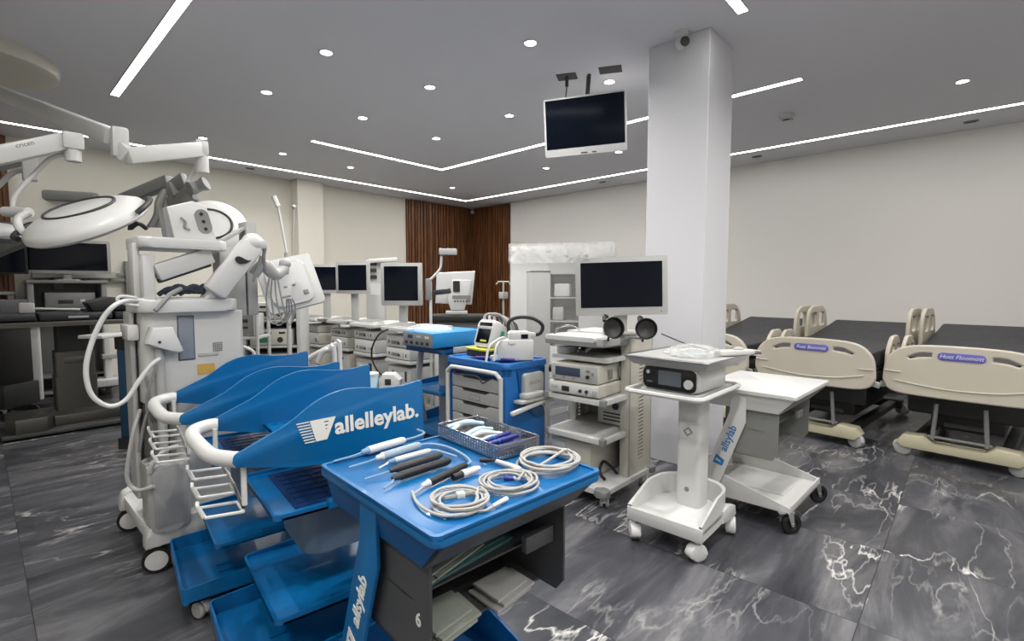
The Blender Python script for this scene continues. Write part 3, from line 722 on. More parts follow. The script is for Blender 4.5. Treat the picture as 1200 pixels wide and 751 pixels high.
for z in (.3, .5, .7, .9): G().tube([(.35, .492, z), (.33, .52, z), (.37, .525, z+.03), (.4, .492, z+.03)], .007, 6, sm=3).part('side_hook', t, CHROME)
g = G(); g.tube([(.05, .43, 1.12), (.1, .43, 1.165), (.25, .41, 1.17), (.3, .38, 1.12)], .007, 8, sm=5).part('handle', t, CHROME)
# round black scope holders hanging at the front
def cup(label, px, d, r, yaw):
    c = PD(*px, d); k = thing('scope_holder', label, 'scope holder', (c.x, c.y, c.z - r*.9))
    pr = [(.001, -.01), (r*.55, -.005), (r*.9, .02), (r, .05), (r*.93, .05), (r*.8, .024), (.001, .004)]
    k_ = G(); k_.lathe(pr, T(0, 0, r*.9) @ RZ(yaw) @ RX(80), 24); k_.part('cup', k, BLACK)
    G().tube([(0, 0, r*.5), (.02, .03, .0), (.03, .04, -.02)], .008, 8).part('arm', k, CHAR)
    G().tube([(-.03, .03, r*1.6), (0, .05, r*2.0), (.05, .06, r*1.9)], .012, 8, sm=4).part('clip', k, BLACK)
    return k
G().bar((.24, -.03, 1.115), (.24, -.16, 1.115), .03, .012).part('holder_bar', t, GREY)
cup('black round scope holder under the middle of the large monitor', (716, 385), 3.14, .07, -35)
cup('black round scope holder under the corner of the large monitor, beside the column', (757, 386), 3.22, .07, -60)
MON = monitor('display_monitor', 'large white framed monitor on the endoscopy tower in front of the column', (3.015, 1.765, 1.13), FACE + R(-6), .62, .40, LGREY, .035, .07, 0, .13, True, .055, lean=-1.5)
g = G(); g.M = frame((-.245, -.002, .51), (1, 0, 0), (0, 0, 1)); g.mesh(text_mesh('SONY', .014, .0004)); g.part('lettering', MON, INK)
d1 = device('video_processor', 'cream video processor with slate display, upper box on the tower shelf', 'processor', M0+Vector((.01, .23, .715+.088)), R(3), .38, .5, .125, CREAM, LGREY, [('disp', .05, .072, .2, .06, LCDB), ('knob', -.11, .05, .014, CHAR), ('knob', -.15, .075, .009, GREY), ('btn', -.11, .09, .03, .014, GREY), ('btn', .16, .03, .02, .01, GREY), ('btn', .08, .03, .02, .01, GREY), ('btn', .0, .03, .02, .01, GREY)])
g = G()
for x in (.12, .26, .36): g.box(x, x+.05, -.203, -.199, .03, .09)
g.part('side_vent', d1, GREY)
d2 = device('light_source', 'cream light source box with round sockets, lower box on the tower shelf', 'light source', M0+Vector((.0, .23, .715)), R(3), .41, .52, .086, CREAM, WHITE, [('btn', .06, .042, .06, .036, CHAR), ('knob', -.06, .04, .013, CHAR), ('knob', -.11, .04, .013, CHAR), ('btn', .15, .05, .05, .02, LGREY), ('knob', -.17, .04, .017, LGREY)])
d3 = device('insufflator', 'pale box with dark round socket sitting low in the endoscopy tower', 'processor', M0+Vector((.34, .13, .456)), 0, .24, .2, .19, LGREY, CREAM, [('knob', -.03, .145, .027, CHAR), ('btn', -.01, .09, .16, .01, CHAR), ('btn', -.01, .065, .16, .01, CHAR), ('btn', -.01, .04, .16, .01, CHAR)])
d4 = device('suction_unit', 'beige cabinet box with a white flap on the base of the endoscopy tower', 'box', M0+Vector((.07, .30, .128)), 0, .34, .4, .25, CREAM, None, [('btn', .1, .2, .12, .05, WHITE)])
o = G().tube([tuple(v) for v in ((0, 0, 0), (-.02, .03, .05), (.05, .05, .1), (.12, .04, .06), (.16, .0, .0))], .011, 8, sm=6).part('power_cable', None, BLACK); o.location = M0 + Vector((.13, .05, .138)); tag(o, 'black power cable curled on the base of the endoscopy tower', 'cable')
o = G().tube([(0, 0, 0), (.05, -.02, .03), (.1, .01, .02), (.16, .03, .0)], .014, 8, sm=6).part('tube_bundle', None, WHITE); o.location = M0 + Vector((.2, .27, .996)); tag(o, 'white coiled tubing on the small shelf under the keyboard', 'tubing')
o = G().box(0, .12, -.05, .05, 0, .05, .006).part('specimen_box', None, WHITE); o.location = M0 + Vector((.1, .4, .981)); tag(o, 'small white box on the shelf under the keyboard tray', 'box')

# ------------------------------------------------ pedestal generator
t = thing('generator_stand', 'white pedestal stand with D-shaped base on hooded casters', 'stand', (2.78, 1.19, 0))
PX0, PY0 = -.3, -.235
ob = [(-.29, -.235), (-.29, .225)] + [(.05 + .2*math.sin(a), -.005 + .235*math.cos(a)) for a in [PI*k/10 for k in range(11)]]
g = G()
out = [(-.28, -.215), (.02, -.21), (.13, -.185), (.195, -.115), (.215, 0), (.195, .115), (.13, .185), (.02, .21), (-.28, .215)]
out = sp2(out, 4)
g.prism(out, .158, .178, 'z', .004)
# raised rim along the curved side
tt = bmesh.new(); n = len(out); inn = [(x*.86-.02, y*.86) for x, y in out]
def hz(i): return .20 + .09*min(1, max(0, (out[i][0]+.3)/.25))
A = [tt.verts.new((*out[i], .12)) for i in range(n)]; B = [tt.verts.new((*out[i], hz(i))) for i in range(n)]; C = [tt.verts.new((*[inn[i][0]*.5+out[i][0]*.5, inn[i][1]*.5+out[i][1]*.5], hz(i)-.004)) for i in range(n)]; D_ = [tt.verts.new((*inn[i], .176)) for i in range(n)]
for i in range(n-1):
    for a, b in ((A, B), (B, C), (C, D_)): tt.faces.new((a[i], a[i+1], b[i+1], b[i]))
g._in(tt)
g.box(-.284, -.268, -.218, .218, .12, .195, .004); g.part('base', t, WHITE)
for x, y, rz in ((-.245, -.178, -30), (-.25, .185, 40), (.19, -.2, 200), (.19, .19, 160)):
    caster(t, x, y, .047, 'hood', rz, .16)
for y, s in ((-.2, -1), (.2, 1)): G().prism([(.02, .12), (.02, .19), (.12, .2), (.21, .17), (.23, .11), (.18, .1)], y-.02, y+.02, 'y', .006).part('foot', t, WHITE)
g = G(); g.rbox(-.02, .12, -.095, .05, .17, .85, .03, 'z'); g.part('column', t, WMET)
G().cyl((-.022, -.02, .28), (-.016, -.02, .28), .014).part('column_hole', t, GREY)
g = G(); g.M = frame((-.0205, -.02, .62), (0, -1, 0), (0, 0, 1)) @ RZ(40); g.mesh(plate([[(-.022, -.02), (.022, -.02), (.022, .02), (-.022, .02)], [(-.012, -.012), (.012, -.012), (.012, .012), (-.012, .012)]], .001)); g.part('emblem', t, GREY)
g = G(); g.rbox(-.19, .3, -.16, .2, .85, .872, .03, 'z', .005); g.part('tray', t, WMET)
G().tube([(*q, .872) for q in rrect(-.30, .3, -.2, .24, .05, 5)], .014, 8, True).part('rail_handle', t, WMET)
EG = Vector((2.60, 1.215, .873))
e = thing('electrosurgical_generator', 'generator with black curved front, grey screen and round dial on the pedestal stand', 'generator', EG, R(-3))
G().box(.012, .36, -.165, .165, .008, .135, .012).part('casing', e, WHITE)
G().rbox(-.158, .158, .01, .13, -.012, .02, .03, 'x', .006).part('front_panel', e, BLACK)
G().rbox(-.168, .168, .004, .136, -.002, .03, .035, 'x', .004).part('bezel', e, WHITE)
G().box(-.0135, -.01, -.075, .06, .035, .115).part('screen', e, SCRN2)
G().cyl((-.011, -.118, .055), (-.022, -.118, .055), .027, .024, 24).part('dial', e, WMET); G().cyl((-.011, .125, .1), (-.016, .125, .1), .011, seg=16).part('button', e, WMET)
g = G(); g.M = frame((-.0124, .115, .045), (0, -1, 0), (0, 0, 1)); g.mesh(text_mesh('ERBE', .016, .0004)); g.part('lettering', e, GREY)
t = thing('wire_tray', 'grey flat instrument tray lying on top of the generator', 'tray', (2.83, 1.19, 1.01), R(-3))
g = G(); a = [(-.30, -.24), (.27, -.24), (.27, .27), (-.30, .27)]; b = [(-.25, -.2), (.24, -.2), (.24, .23), (-.25, .23)]
g.hull([(x, y, .0) for x, y in b], [(x, y, .05) for x, y in a]); g.part('tray_body', t, LGREY); G().tube([(*q, .05) for q in rrect(-.30, .27, -.24, .27, .03, 4)], .007, 8, True).part('rim', t, STEEL)
t = thing('plastic_bag', 'clear plastic bag of coiled tubing lying on the grey tray above the generator', 'bag', (2.83, 1.18, 1.063), R(20))
tt = bmesh.new(); bmesh.ops.create_uvsphere(tt, u_segments=32, v_segments=14, radius=1); rn = random.Random(3)
for v in tt.verts:
    k = 1 + .12*math.sin(9*v.co.x+3*v.co.y) * math.cos(7*v.co.y); v.co = Vector((v.co.x*.2*k, v.co.y*.15*k, max(0, v.co.z*.05*k + .006 + rn.uniform(-.004, .004))))
G()._in(tt).part('bag_film', t, WRAP)
for k, (m_, r_) in enumerate(((TINTB, .09), (WHITE, .07), (CLOTHG, .11))):
    G().tube([(r_*math.cos(a)*1.3, r_*math.sin(a)*.8, .012+.008*k) for a in [2*PI*i/16 for i in range(16)]], .006, 6, True).part('tubing', t, m_)
t = thing('tube_clamp', 'white clamp with steel fittings hanging over the tray edge', 'clamp', (2.93, .985, 1.066), R(-35))
G().prism([(-.1, -.03), (.06, -.035), (.12, -.02), (.12, .02), (.06, .035), (-.1, .03)], 0, .03, 'z', .008).part('body', t, WHITE)
G().cyl((.12, 0, .012), (.17, 0, .008), .02, .014).part('fitting', t, STEEL); G().cyl((-.12, 0, .015), (-.1, 0, .015), .012).part('nozzle', t, CHAR); G().ball((.03, 0, .035), (.03, .025, .012)).part('button', t, LGREY)
a, b = PD(775, 391, 3.0), PD(836, 411, 2.95)
o = G().tube([(0, 0, 0), tuple((b-a)*.5 - Vector((0, 0, .012))), tuple(b-a)], .0035, 6, sm=6).part('thin_cable', None, CHAR); o.location = a; tag(o, 'thin dark cable stretched from the tower to the tray on the generator', 'cable')

# ------------------------------------------------ hospital beds
def bed(label, y, text, x=5.32, rz=R(-6)):
    t = thing('hospital_bed', label, 'bed', (x, y, 0), rz, 'hospital beds along the wall')
    # foot board with two grip slots
    o = sp2([(-.495, .66), (-.49, .75), (-.47, .84), (-.40, .92), (-.28, .958), (0, .968), (.28, .958), (.40, .92), (.47, .84), (.49, .75), (.495, .66)], 3)
    o += sp2([(.47, .60), (.40, .565), (.2, .555), (-.2, .555), (-.40, .565), (-.47, .60)], 3)
    def slot(a, b):
        return sp2([(a, .87), ((a+b)/2, .918), (b, .922)], 3) + [(b, .868), ((a+b)/2, .858), (a+.03, .838)]
    s1 = slot(-.36, -.17); s2 = [(-x_, z_) for x_, z_ in s1]
    g = G(); g.M = RZ(-90) @ RX(90)
    g.mesh(plate([o, s1, s2], .05, .012)); fb = g.part('foot_board', t, BEIGE)
    g = G(); g.tube([(-.028, yy, zz) for yy, zz in sp2([(-.42, .68), (-.2, .635), (.1, .625), (.42, .66)], 5)], .006, 6)
    for s in (-1, 1): g.tube([(-.027, s*.49, .74), (-.03, s*.44, .735), (-.027, s*.38, .735)], .006, 6)
    g.part('moulding', fb, CREAM)
    G().rbox(-.145, .145, .862, .925, -.031, -.022, .03, 'x', .002).part('badge', fb, PURP)
    g = G(); g.M = frame((-.0315, 0, .893), (0, -1, 0), (0, 0, 1)); g.mesh(text_mesh(text, .044, .0006, 'CENTER', .25)); g.part('badge_lettering', fb, OFFW)
    # deck, mattress, head board
    G().box(.05, 2.1, -.43, .43, .56, .66, .01).part('bed_frame', t, CHAR)
    g = G(); pr = [(.05, .70), (.8, .72), (1.35, .74), (2.15, .90), (2.15, 1.04), (1.35, .89), (.8, .87), (.05, .86)]
    g.prism(pr, -.43, .43, 'y', .03, 3); g.part('mattress', t, VINYL)
    G().box(.06, 2.1, -.41, .41, .66, .70).part('deck', t, DGREY)
    g = G(); g.M = T(2.18, 0, 0) @ RZ(-90) @ RX(90); g.mesh(plate([rrect(-.46, .46, .62, 1.02, .12, 6), rrect(-.3, .3, .90, .97, .03, 4)], .04, .01)); g.part('head_board', t, BEIGE)
    for s in (-1, 1):
        for x0, x1, z0, z1, nm in ((1.3, 1.95, .68, 1.22, 1), (.5, .98, .62, .98, 2)):
            g = G(); g.M = T(0, s*.475, 0) @ RX(90)
            ol = sp2([(x0, z0+.1), (x0+.02, z1-.12), (x0+.14, z1-.01), ((x0+x1)/2, z1), (x1-.14, z1-.01), (x1-.01, z1-.14), (x1, z0+.1), (x1-.1, z0), (x0+.1, z0)], 4, True)
            a, b = x0+.09, x1-.09; c = (z0+z1)/2
            hs = [rrect(a, (a+b)/2-.03, c+.03, z1-.06, .04, 4), rrect((a+b)/2+.03, b, c+.03, z1-.06, .04, 4)]
            g.mesh(plate([ol]+hs, .036, .009)); g.part('side_rail', t, BEIGE)
    for s in (-1, 1): G().bar((.06, s*.43, .62), (.03, s*.53, .6), .03, .05, .006).part('bumper_arm', t, LGREY)
    # legs and base
    for s in (-1, 1): G().tube([(.12, s*.17, .17), (.10, s*.15, .48)], .016, 10).part('leg', t, GREY)
    G().cyl((.12, -.2, .19), (.12, .2, .19), .012).part('cross_bar', t, GREY)
    g = G(); pr = [(-.40, .12), (-.36, .18), (-.22, .19), (-.16, .13), (.16, .13), (.22, .19), (.36, .18), (.40, .12), (.36, .075), (-.36, .075)]
    g.prism(pr, .04, .2, 'x', .008); g.part('foot_crosspiece', t, CAMEL)
    g = G(); g.box(.2, 1.9, -.32, -.24, .09, .16, .01).box(.2, 1.9, .24, .32, .09, .16, .01).box(1.8, 1.95, -.36, .36, .08, .17, .01).box(.5, 1.6, -.24, .24, .2, .34, .01); g.part('base_frame', t, CHAR)
    G().box(.3, 1.8, -.38, .38, .34, .56, .03).part('shade_block', t, CHAR)  # charcoal block added below the deck, stands in for the shade there
    for x_ in (.7, 1.5): G().bar((x_-.2, 0, .2), (x_+.1, 0, .6), .3, .06, .01).part('lift_arm', t, DGREY)
    for x_ in (.1, 1.88):
        for s in (-1, 1): caster(t, x_, s*.36, .062, 'twin', 90 if s > 0 else 70, .13)
    return t
bed('hospital bed with a beige foot board, farthest of three, half hidden by the column', 2.13, 'Fuaz Bommzz')
bed('hospital bed with a beige foot board, middle of the three beds', 1.085, 'Fuaz Bommzz')
bed('hospital bed with a beige foot board, closest of three to the camera', .04, 'Hott Floomott')

# ------------------------------------------------ ceiling television
c = (PD(685, 144, 4.6)); 
t = thing('ceiling_television', 'white framed black television hanging from a ceiling bracket beside the column', 'television', (c.x, c.y, H))
g = G(); Mv = Matrix.Rotation(FACE + R(-16), 4, 'Z')
zt = c.z - H
g.M = Mv @ T(0, 0, zt) @ RX(6) @ RY(-1.5)
g.rbox(-.372, .372, -.27, .24, 0, .045, .012, 'y', .005); g.rbox(-.28, .28, -.2, .16, .04, .08, .03, 'y', .01); g.part('housing', t, WHITE)
g = G(); g.M = Mv @ T(0, 0, zt) @ RX(6) @ RY(-1.5); g.box(-.355, .355, -.002, .003, -.205, .225); g.part('screen', t, SCREEN)
g = G(); g.M = Mv @ T(0, 0, zt) @ RX(6) @ RY(-1.5); g.box(-.04, .02, -.003, .002, -.262, -.252).box(.06, .1, -.003, .002, -.262, -.252); g.part('buttons', t, CHAR)
g = G(); g.M = Mv; g.bar((.02, .11, 0), (.0, .1, zt+.1), .05, .03, .004).box(-.03, .03, .07, .13, zt-.1, zt+.12, .004); g.part('pole', t, CHAR)
g = G(); g.M = Mv; g.box(-.27, -.09, .02, .16, -.006, 0).part('ceiling_plate', t, CHAR); g = G(); g.M = Mv; g.box(.12, .32, -.02, .12, -.006, 0).part('ceiling_plate', t, CHAR)
g = G(); g.M = Mv; g.cyl((-.18, .09, 0), (-.18, .09, -.09), .016).cyl((-.18, .09, -.09), (-.19, .06, zt+.2), .006).part('drop_rod', t, CHAR)
# ------------------------------------------------ blue crash cart with drawers
D0 = Vector((2.47, 2.66, 0))
t = thing('drawer_cart', 'blue plastic crash cart with grey drawers and white tube frame', 'cart', D0, R(-1))
hw = .325
g = G(); g.rbox(.03, .43, -hw, hw, .12, .88, .03, 'z', .006); g.box(.0, .06, -hw, -hw+.055, .12, .88, .01).box(.0, .06, hw-.055, hw, .12, .88, .01).box(0, .06, -hw, hw, .82, .88, .01); g.part('body', t, CBLUE)
g = G(); g.rbox(-.01, .45, -hw-.012, hw+.012, .878, .91, .05, 'z', .008); g.tube([(*q, .912) for q in rrect(.0, .44, -hw, hw, .05, 4)], .012, 8, True); g.part('top', t, CBLUE)
dz = [.8, .70, .60, .50, .40, .27, .14]
for k in range(6):
    z1, z0 = dz[k]-.004, dz[k+1]+.004
    g = G(); o = [(-.255, z0), (.255, z0), (.255, z1), (.15, z1), (.12, z1-.02), (-.12, z1-.02), (-.15, z1), (-.255, z1)]
    g.prism(o, -.004, .04, 'x', .003); d = g.part('drawer', t, LGREY)
    G().box(-.001, .02, -.14, .14, z1-.022, z1-.001).part('grip', d, CHAR)
    if k in (1, 3):
        z = (z0+z1)/2-.008
        G().box(-.0065, -.003, -.06, .05, z-.018, z+.018).part('label_holder', d, GREY); G().box(-.008, -.006, -.055, .045, z-.014, z+.014).part('label_card', d, LGREY)
g = G(); g.tube([(-.02, -.29, .1), (-.02, -.29, .76), (-.02, -.285, .81), (-.02, -.25, .842), (-.02, -.2, .85), (-.02, .2, .85), (-.02, .25, .842), (-.02, .285, .81), (-.02, .29, .76), (-.02, .29, .1)], .016, 10, sm=3).part('tube_frame', t, WMET)
G().tube([(-.03, .2, .82), (-.035, .18, .80), (-.03, -.05, .81), (-.035, -.12, .77), (-.03, -.2, .81)], .006, 8, sm=6).part('lock_cable', t, CHAR); G().cyl((-.03, .2, .82), (-.01, .2, .82), .018).part('lock', t, NAVY)
# flank facing the white tower
g = G(); g.prism([(.1, .86), (.4, .86), (.4, .5), (.3, .5), (.14, .62)], -hw-.014, -hw+.004, 'y', .004); g.part('flank_panel', t, BLUED)
g = G(); g.rbox(.14, .34, .62, .84, -hw-.05, -hw-.012, .02, 'y', .005); g.part('paper_holder', t, LGREY)
g = G(); g.M = frame((.24, -hw-.0506, .77), (1, 0, 0), (0, 0, 1)); g.mesh(text_mesh('ERGON', .036, .0005)); g.part('lettering', t, GREY)
g = G(); g.box(.05, .37, -hw-.10, -hw-.02, .645, .668, .006).box(.1, .3, -hw-.1, -hw-.02, .668, .71, .015); g.part('folding_shelf', t, LGREY)
g = G(); g.bar((-.04, -hw-.085, .595), (.42, -hw-.075, .64), .03, .03, .01).part('push_rail', t, WMET)
G().tube([(.3, -hw-.02, .6), (.37, -hw-.03, .57), (.4, -hw-.03, .4), (.39, -hw-.02, .2)], .004, 6, sm=4).part('cord', t, WHITE)
G().tube([(.43, -hw-.03, .85), (.44, -hw-.05, .85)], .028, 10).part('side_knob', t, BLACK)
for x, y in ((.06, -.27), (.06, .27), (.4, -.27), (.4, .27)): caster(t, x, y, .05, 'twin', -60, .125)
G().box(.05, .41, -.29, .29, .105, .125).part('chassis', t, CHAR)
# on its top
e = thing('defibrillator', 'white tilted defibrillator with dark screen and green label on the blue crash cart', 'defibrillator', D0+Vector((.13, .06, .925)), R(-4))
g = G(); g.M = T(0, 0, .075) @ RY(18); g.rbox(-.095, .095, 0, .215, -.01, .07, .03, 'x', .012); g.part('screen_head', e, WHITE)
g = G(); g.M = T(0, 0, .075) @ RY(18); g.rbox(-.072, .072, .03, .19, -.014, -.008, .008, 'x'); g.part('screen', e, SCREEN)
g = G(); g.M = T(0, 0, .075) @ RY(18); g.box(-.0155, -.013, -.05, .02, .04, .055); g.part('readout', e, YELL)
g = G(); g.prism([(.03, .0), (.03, .23), (.12, .26), (.22, .2), (.26, .08), (.26, 0)], -.085, .10, 'y', .015); g.part('body', e, WHITE)
G().box(.08, .15, -.0875, -.083, .13, .19).part('green_label', e, GREENL, label='green label'); g = G(); g.bar((.08, -.086, .07), (.16, -.086, .11), .01, .006).part('red_mark', e, REDL, label='red mark')
G().box(-.05, .25, -.12, .13, .0, .05, .012).part('base', e, CHAR); G().box(-.055, .25, -.124, .134, .05, .068, .006).part('yellow_band', e, YELL, label='yellow band')
for k in range(4): G().tube([(.08+.03*k, .06-.03*k, .24), (.12+.03*k, .09-.02*k, .31), (.2+.02*k, -.0-.03*k, .3-.02*k), (.24, -.08-.02*k, .16)], .013, 7, sm=5).part('lead', e, (GREY, CABLE, GREY, CHAR)[k])
u = thing('suction_pump', 'white box pump with small display and curved hoses on the blue crash cart', 'pump', D0+Vector((.2, -.215, .925)), R(-42))
G().box(-.13, .13, -.07, .07, 0, .15, .012).part('body', u, WHITE)
g = G(); g.prism([(-.08, 0), (.08, 0), (.08, .045), (.065, .06), (-.065, .06), (-.08, .045)], -.06, .06, 'y', .008); g.M = None
o = g.part('display_head', u, WHITE); o.location = (.03, 0, .148)
G().box(.04, .09, -.063, -.055, .158, .19).part('display', u, SCREEN)
g = G(); g.M = frame((-.03, -.0706, .12), (1, 0, 0), (0, 0, 1)); g.mesh(text_mesh('Sugul', .026, .0005)); g.part('lettering', u, INK)
for k in range(2): G().tube([(-.06+.05*k, -.03, .15), (-.10, -.06, .165-.02*k), (-.19+.05*k, -.11, .11), (-.215+.055*k, -.14, .01)], .009, 8, sm=6).part('hose', u, WHITE)
G().bar((-.18, -.08, .02), (-.13, -.07, .03), .04, .04, .006).part('side_port', u, TINTB)
k_ = thing('looped_cable', 'black looped cable with white grip standing behind the white pump', 'cable', D0+Vector((.37, -.19, .925)))
g = G(); g.tube([(-.14, .12, .0), (-.10, .10, .14), (-.1, .1, .26), (-.05, .05, .30), (.03, -.03, .29), (.08, -.08, .24), (.07, -.07, .18), (.03, -.03, .165)], .014, 10, sm=6).part('loop', k_, BLACK)
g = G(); g.bar((.045, -.045, .165), (-.045, .045, .18), .05, .035, .012).part('grip', k_, WHITE)
g = G(); g.tube([(.0, 0, .15), (.0, 0, 0)], .012, 8).part('stem', k_, LGREY)
o = G().tube([(0, 0, .009), (.02, -.07, .014), (.035, -.16, .01), (.06, -.24, .012), (.1, -.3, .01)], .009, 8, sm=6).part('purple_strap', None, mat('violet strap', rgb(72, 50, 140), .5)); o.location = D0 + Vector((.03, .02, .925)); tag(o, 'violet strap lying along the top of the blue crash cart', 'strap')
o = G().box(0, .3, 0, .16, 0, .28, .003).box(.1, .13, -.001, .0, .15, .2).part('cardboard_box', None, CARD); o.location = (3.42, 2.42, 0); tag(o, 'brown cardboard box on the floor between the crash cart and endoscopy tower', 'box')
G()

# ------------------------------------------------ second blue cart with a generator on it
E0 = Vector((2.58, 3.42, 0))
t = thing('shelf_cart', 'blue three tier cart behind the crash cart, carrying a grey fronted generator', 'cart', E0)
hw = .27
g = G(); tray(g, 0, .54, -hw, hw, .90, .04); g.part('top_tray', t, BLUED)
G().box(.1, .5, -hw-.012, -hw+.002, .905, .955, .004).part('side_rail', t, LGREY); 
g = G(); tray(g, -.03, .52, -hw, hw, .56, .07, front=.03); g.part('middle_tray', t, BLUE)
g = G(); tray(g, -.06, .54, -hw, hw, .22, .12, front=.06); g.part('base_tray', t, BLUE)
for s in (-1, 1):
    G().prism([(.12, .9), (.17, .9), (.12, .56), (.20, .22), (.13, .22), (.06, .56)], s*(hw-.05)-.012, s*(hw-.05)+.012, 'y', .003).part('leg', t, LGREY)
G().rbox(.26, .44, -.14, .14, .2, .9, .03).part('pedestal', t, LGREY)
G().tube([(.45, -hw-.0, .93), (.55, -hw-.02, .99), (.62, -hw+.1, 1.02), (.6, .1, 1.03)], .022, 10, sm=6).part('rear_handle', t, WHITE)
G().box(.0, .5, -hw+.03, hw-.03, .13, .22).part('chassis', t, CHAR)
for x in (.04, .48):
    for s in (-1, 1): caster(t, x, s*(hw-.05), .055, 'black', 30, .14)
gen = device('electrosurgery_unit', 'generator with grey control front and blue casing on the blue three tier cart', 'generator', E0+Vector((-.06, 0, .945)), 0, .42, .6, .13, mat('sky blue casing', rgb(30, 130, 190), .4), GREY,
    [('knob', -.14, .04, .016, CHAR), ('knob', -.07, .04, .016, CHAR), ('knob', 0, .04, .016, CHAR), ('knob', .08, .04, .016, CHAR), ('knob', .15, .04, .016, CHAR), ('disp', .1, .09, .07, .03, LCDB), ('btn', -.02, .09, .06, .02, LGREY), ('btn', -.13, .09, .05, .02, WHITE)])
o = G().lathe([(.001, .05), (.09, .045), (.15, .02), (.16, 0), (.001, 0)], Matrix.Diagonal((1, 1.15, 1, 1)), 28).part('cover_dome', None, TINTB); o.location = E0+Vector((.14, .04, 1.076)); tag(o, 'pale blue domed cover lying on top of the blue cased generator', 'cover')

# ------------------------------------------------ grey endoscopy carts further back
def tower(label, loc, w=.48, d=.55, top=1.05, m=WMET, shelves=(.45, .72)):
    t = thing('equipment_cart', label, 'cart', loc, 0, 'equipment carts in the middle of the room')
    G().box(0, d, -w/2, w/2, .1, .14, .01).part('base', t, m)
    for s in (-1, 1): G().box(d-.25, d, s*w/2-.015, s*w/2+.015, .14, top-.03, .004).part('side_post', t, m)
    for z in shelves: G().rbox(0, d, -w/2+.01, w/2-.01, z-.03, z, .02, 'z', .004).part('shelf', t, m)
    G().rbox(-.03, d, -w/2-.02, w/2+.02, top-.035, top, .03, 'z', .006).part('work_top', t, WHITE)
    for x in (.05, d-.05):
        for s in (-1, 1): caster(t, x, s*(w/2-.04), .045, 'twin', 0, .11)
    return t
def procs(loc, z, w, names, d=.44):
    for lab, h, m_, f in names:
        device('video_processor', lab, 'processor', Vector(loc)+Vector((.02, 0, z)), 0, w, d, h, m_, WHITE, f, 'processors on the grey equipment carts', .008); z += h
    return z
fp = lambda w: [('disp', w*.1, .055, w*.3, .035, GREY), ('btn', -w*.22, .055, w*.06, .04, LGREY), ('btn', w*.36, .06, .016, .03, CHAR), ('btn', -w*.34, .055, .016, .03, CHAR), ('btn', -w*.05, .05, .03, .025, CHAR)]
S4 = Vector((2.86, 4.24, 0)); tower('grey equipment cart under the square monitor, next to the blue three tier cart', S4, .46)
procs(S4, .72, .42, [('pale processor box, lower one under the square monitor', .12, LGREY, fp(.42)), ('pale processor box with grey buttons, upper one under the square monitor', .13, LGREY, fp(.42))])
device('light_source', 'grey cabinet unit with dark slots low on the cart under the square monitor', 'light source', S4+Vector((.03, 0, .45)), 0, .4, .42, .2, LGREY, WHITE, [('btn', .1, .11, .02, .09, CHAR), ('btn', -.12, .11, .03, .1, CHAR)])
S3 = Vector((2.92, 4.98, 0)); tower('grey equipment cart, second from the blue three tier cart', S3, .46)
procs(S3, .72, .42, [('pale processor box, lower one on the second equipment cart', .15, LGREY, fp(.42)), ('pale slim processor box, upper one on the second equipment cart', .1, LGREY, fp(.42))])
device('suction_bottle', 'pale unit with a dark slot on the lower shelf of the second equipment cart', 'processor', S3+Vector((.03, 0, .45)), 0, .4, .42, .2, LGREY, CREAM, [('btn', -.1, .1, .07, .12, CHAR), ('btn', .1, .1, .06, .06, WHITE)])
S2 = Vector((2.98, 5.66, 0)); tower('grey equipment cart, third from the blue three tier cart', S2, .46)
procs(S2, .72, .40, [('pale processor box, lower one on the third equipment cart', .13, CREAM, fp(.4)), ('pale processor box, upper one on the third equipment cart', .1, CREAM, fp(.4))])
device('printer', 'cream printer on the lower shelf of the third equipment cart', 'printer', S2+Vector((.03, 0, .45)), 0, .4, .42, .2, CREAM, WHITE, [('btn', .02, .14, .2, .03, CHAR), ('btn', .1, .06, .03, .03, GREY)])
S1 = Vector((2.93, 6.32, 0)); tower('grey equipment cart, fourth from the blue three tier cart', S1, .5)
procs(S1, .72, .46, [('cream processor box, lower one on the fourth equipment cart', .15, CREAM, [('btn', .18, .06, .03, .03, CHAR), ('btn', -.16, .06, .05, .05, GREY)]), ('cream slim processor box, upper one on the fourth equipment cart', .1, CREAM, [('btn', .16, .05, .05, .02, CHAR)])])
device('cabinet_unit', 'cream unit marked with a small warning triangle on the fourth equipment cart', 'processor', S1+Vector((.03, 0, .45)), 0, .44, .42, .21, CREAM, WHITE, [('btn', .1, .1, .04, .04, CHAR)])
for lab, S in (('white keyboard lying on the cart under the square monitor', S4), ('white keyboard lying on the second equipment cart', S3), ('white keyboard lying on the third equipment cart', S2), ('white keyboard lying on the fourth equipment cart', S1)):
    t = thing('keyboard', lab, 'keyboard', S+Vector((.0, .0, 1.05)), 0, 'keyboards on the equipment carts')
    G().prism([(0, .012), (.16, .035), (.16, 0), (0, 0)], -.2, .2, 'y', .003).part('case', t, WHITE)
    g = G()
    for i in range(4):
        for j in range(12): g.box(.015+i*.035, .043+i*.035, -.185+j*.031, -.160+j*.031, .016+i*.0052, .024+i*.0052)
    g.part('keys', t, LGREY)
c = PD(470, 345, 5.15); monitor('display_monitor', 'square grey framed monitor on the cart beside the wood slats', (c.x, c.y, 1.05), FACE+R(-6), .43, .44, LGREY, .035, .09, 0, .215, True, .05)
c = PD(413, 335, 5.75); monitor('display_monitor', 'wide grey framed monitor, second one from the wood slats', (c.x, c.y, 1.05), FACE+R(-10), .41, .36, LGREY, .03, .07, 0, .33, True, .04)
c = PD(382, 335, 6.3); monitor('display_monitor', 'grey framed monitor partly hidden behind the second one', (c.x, c.y, 1.05), FACE+R(10), .36, .36, LGREY, .03, .06, 0, .33, True, .04)
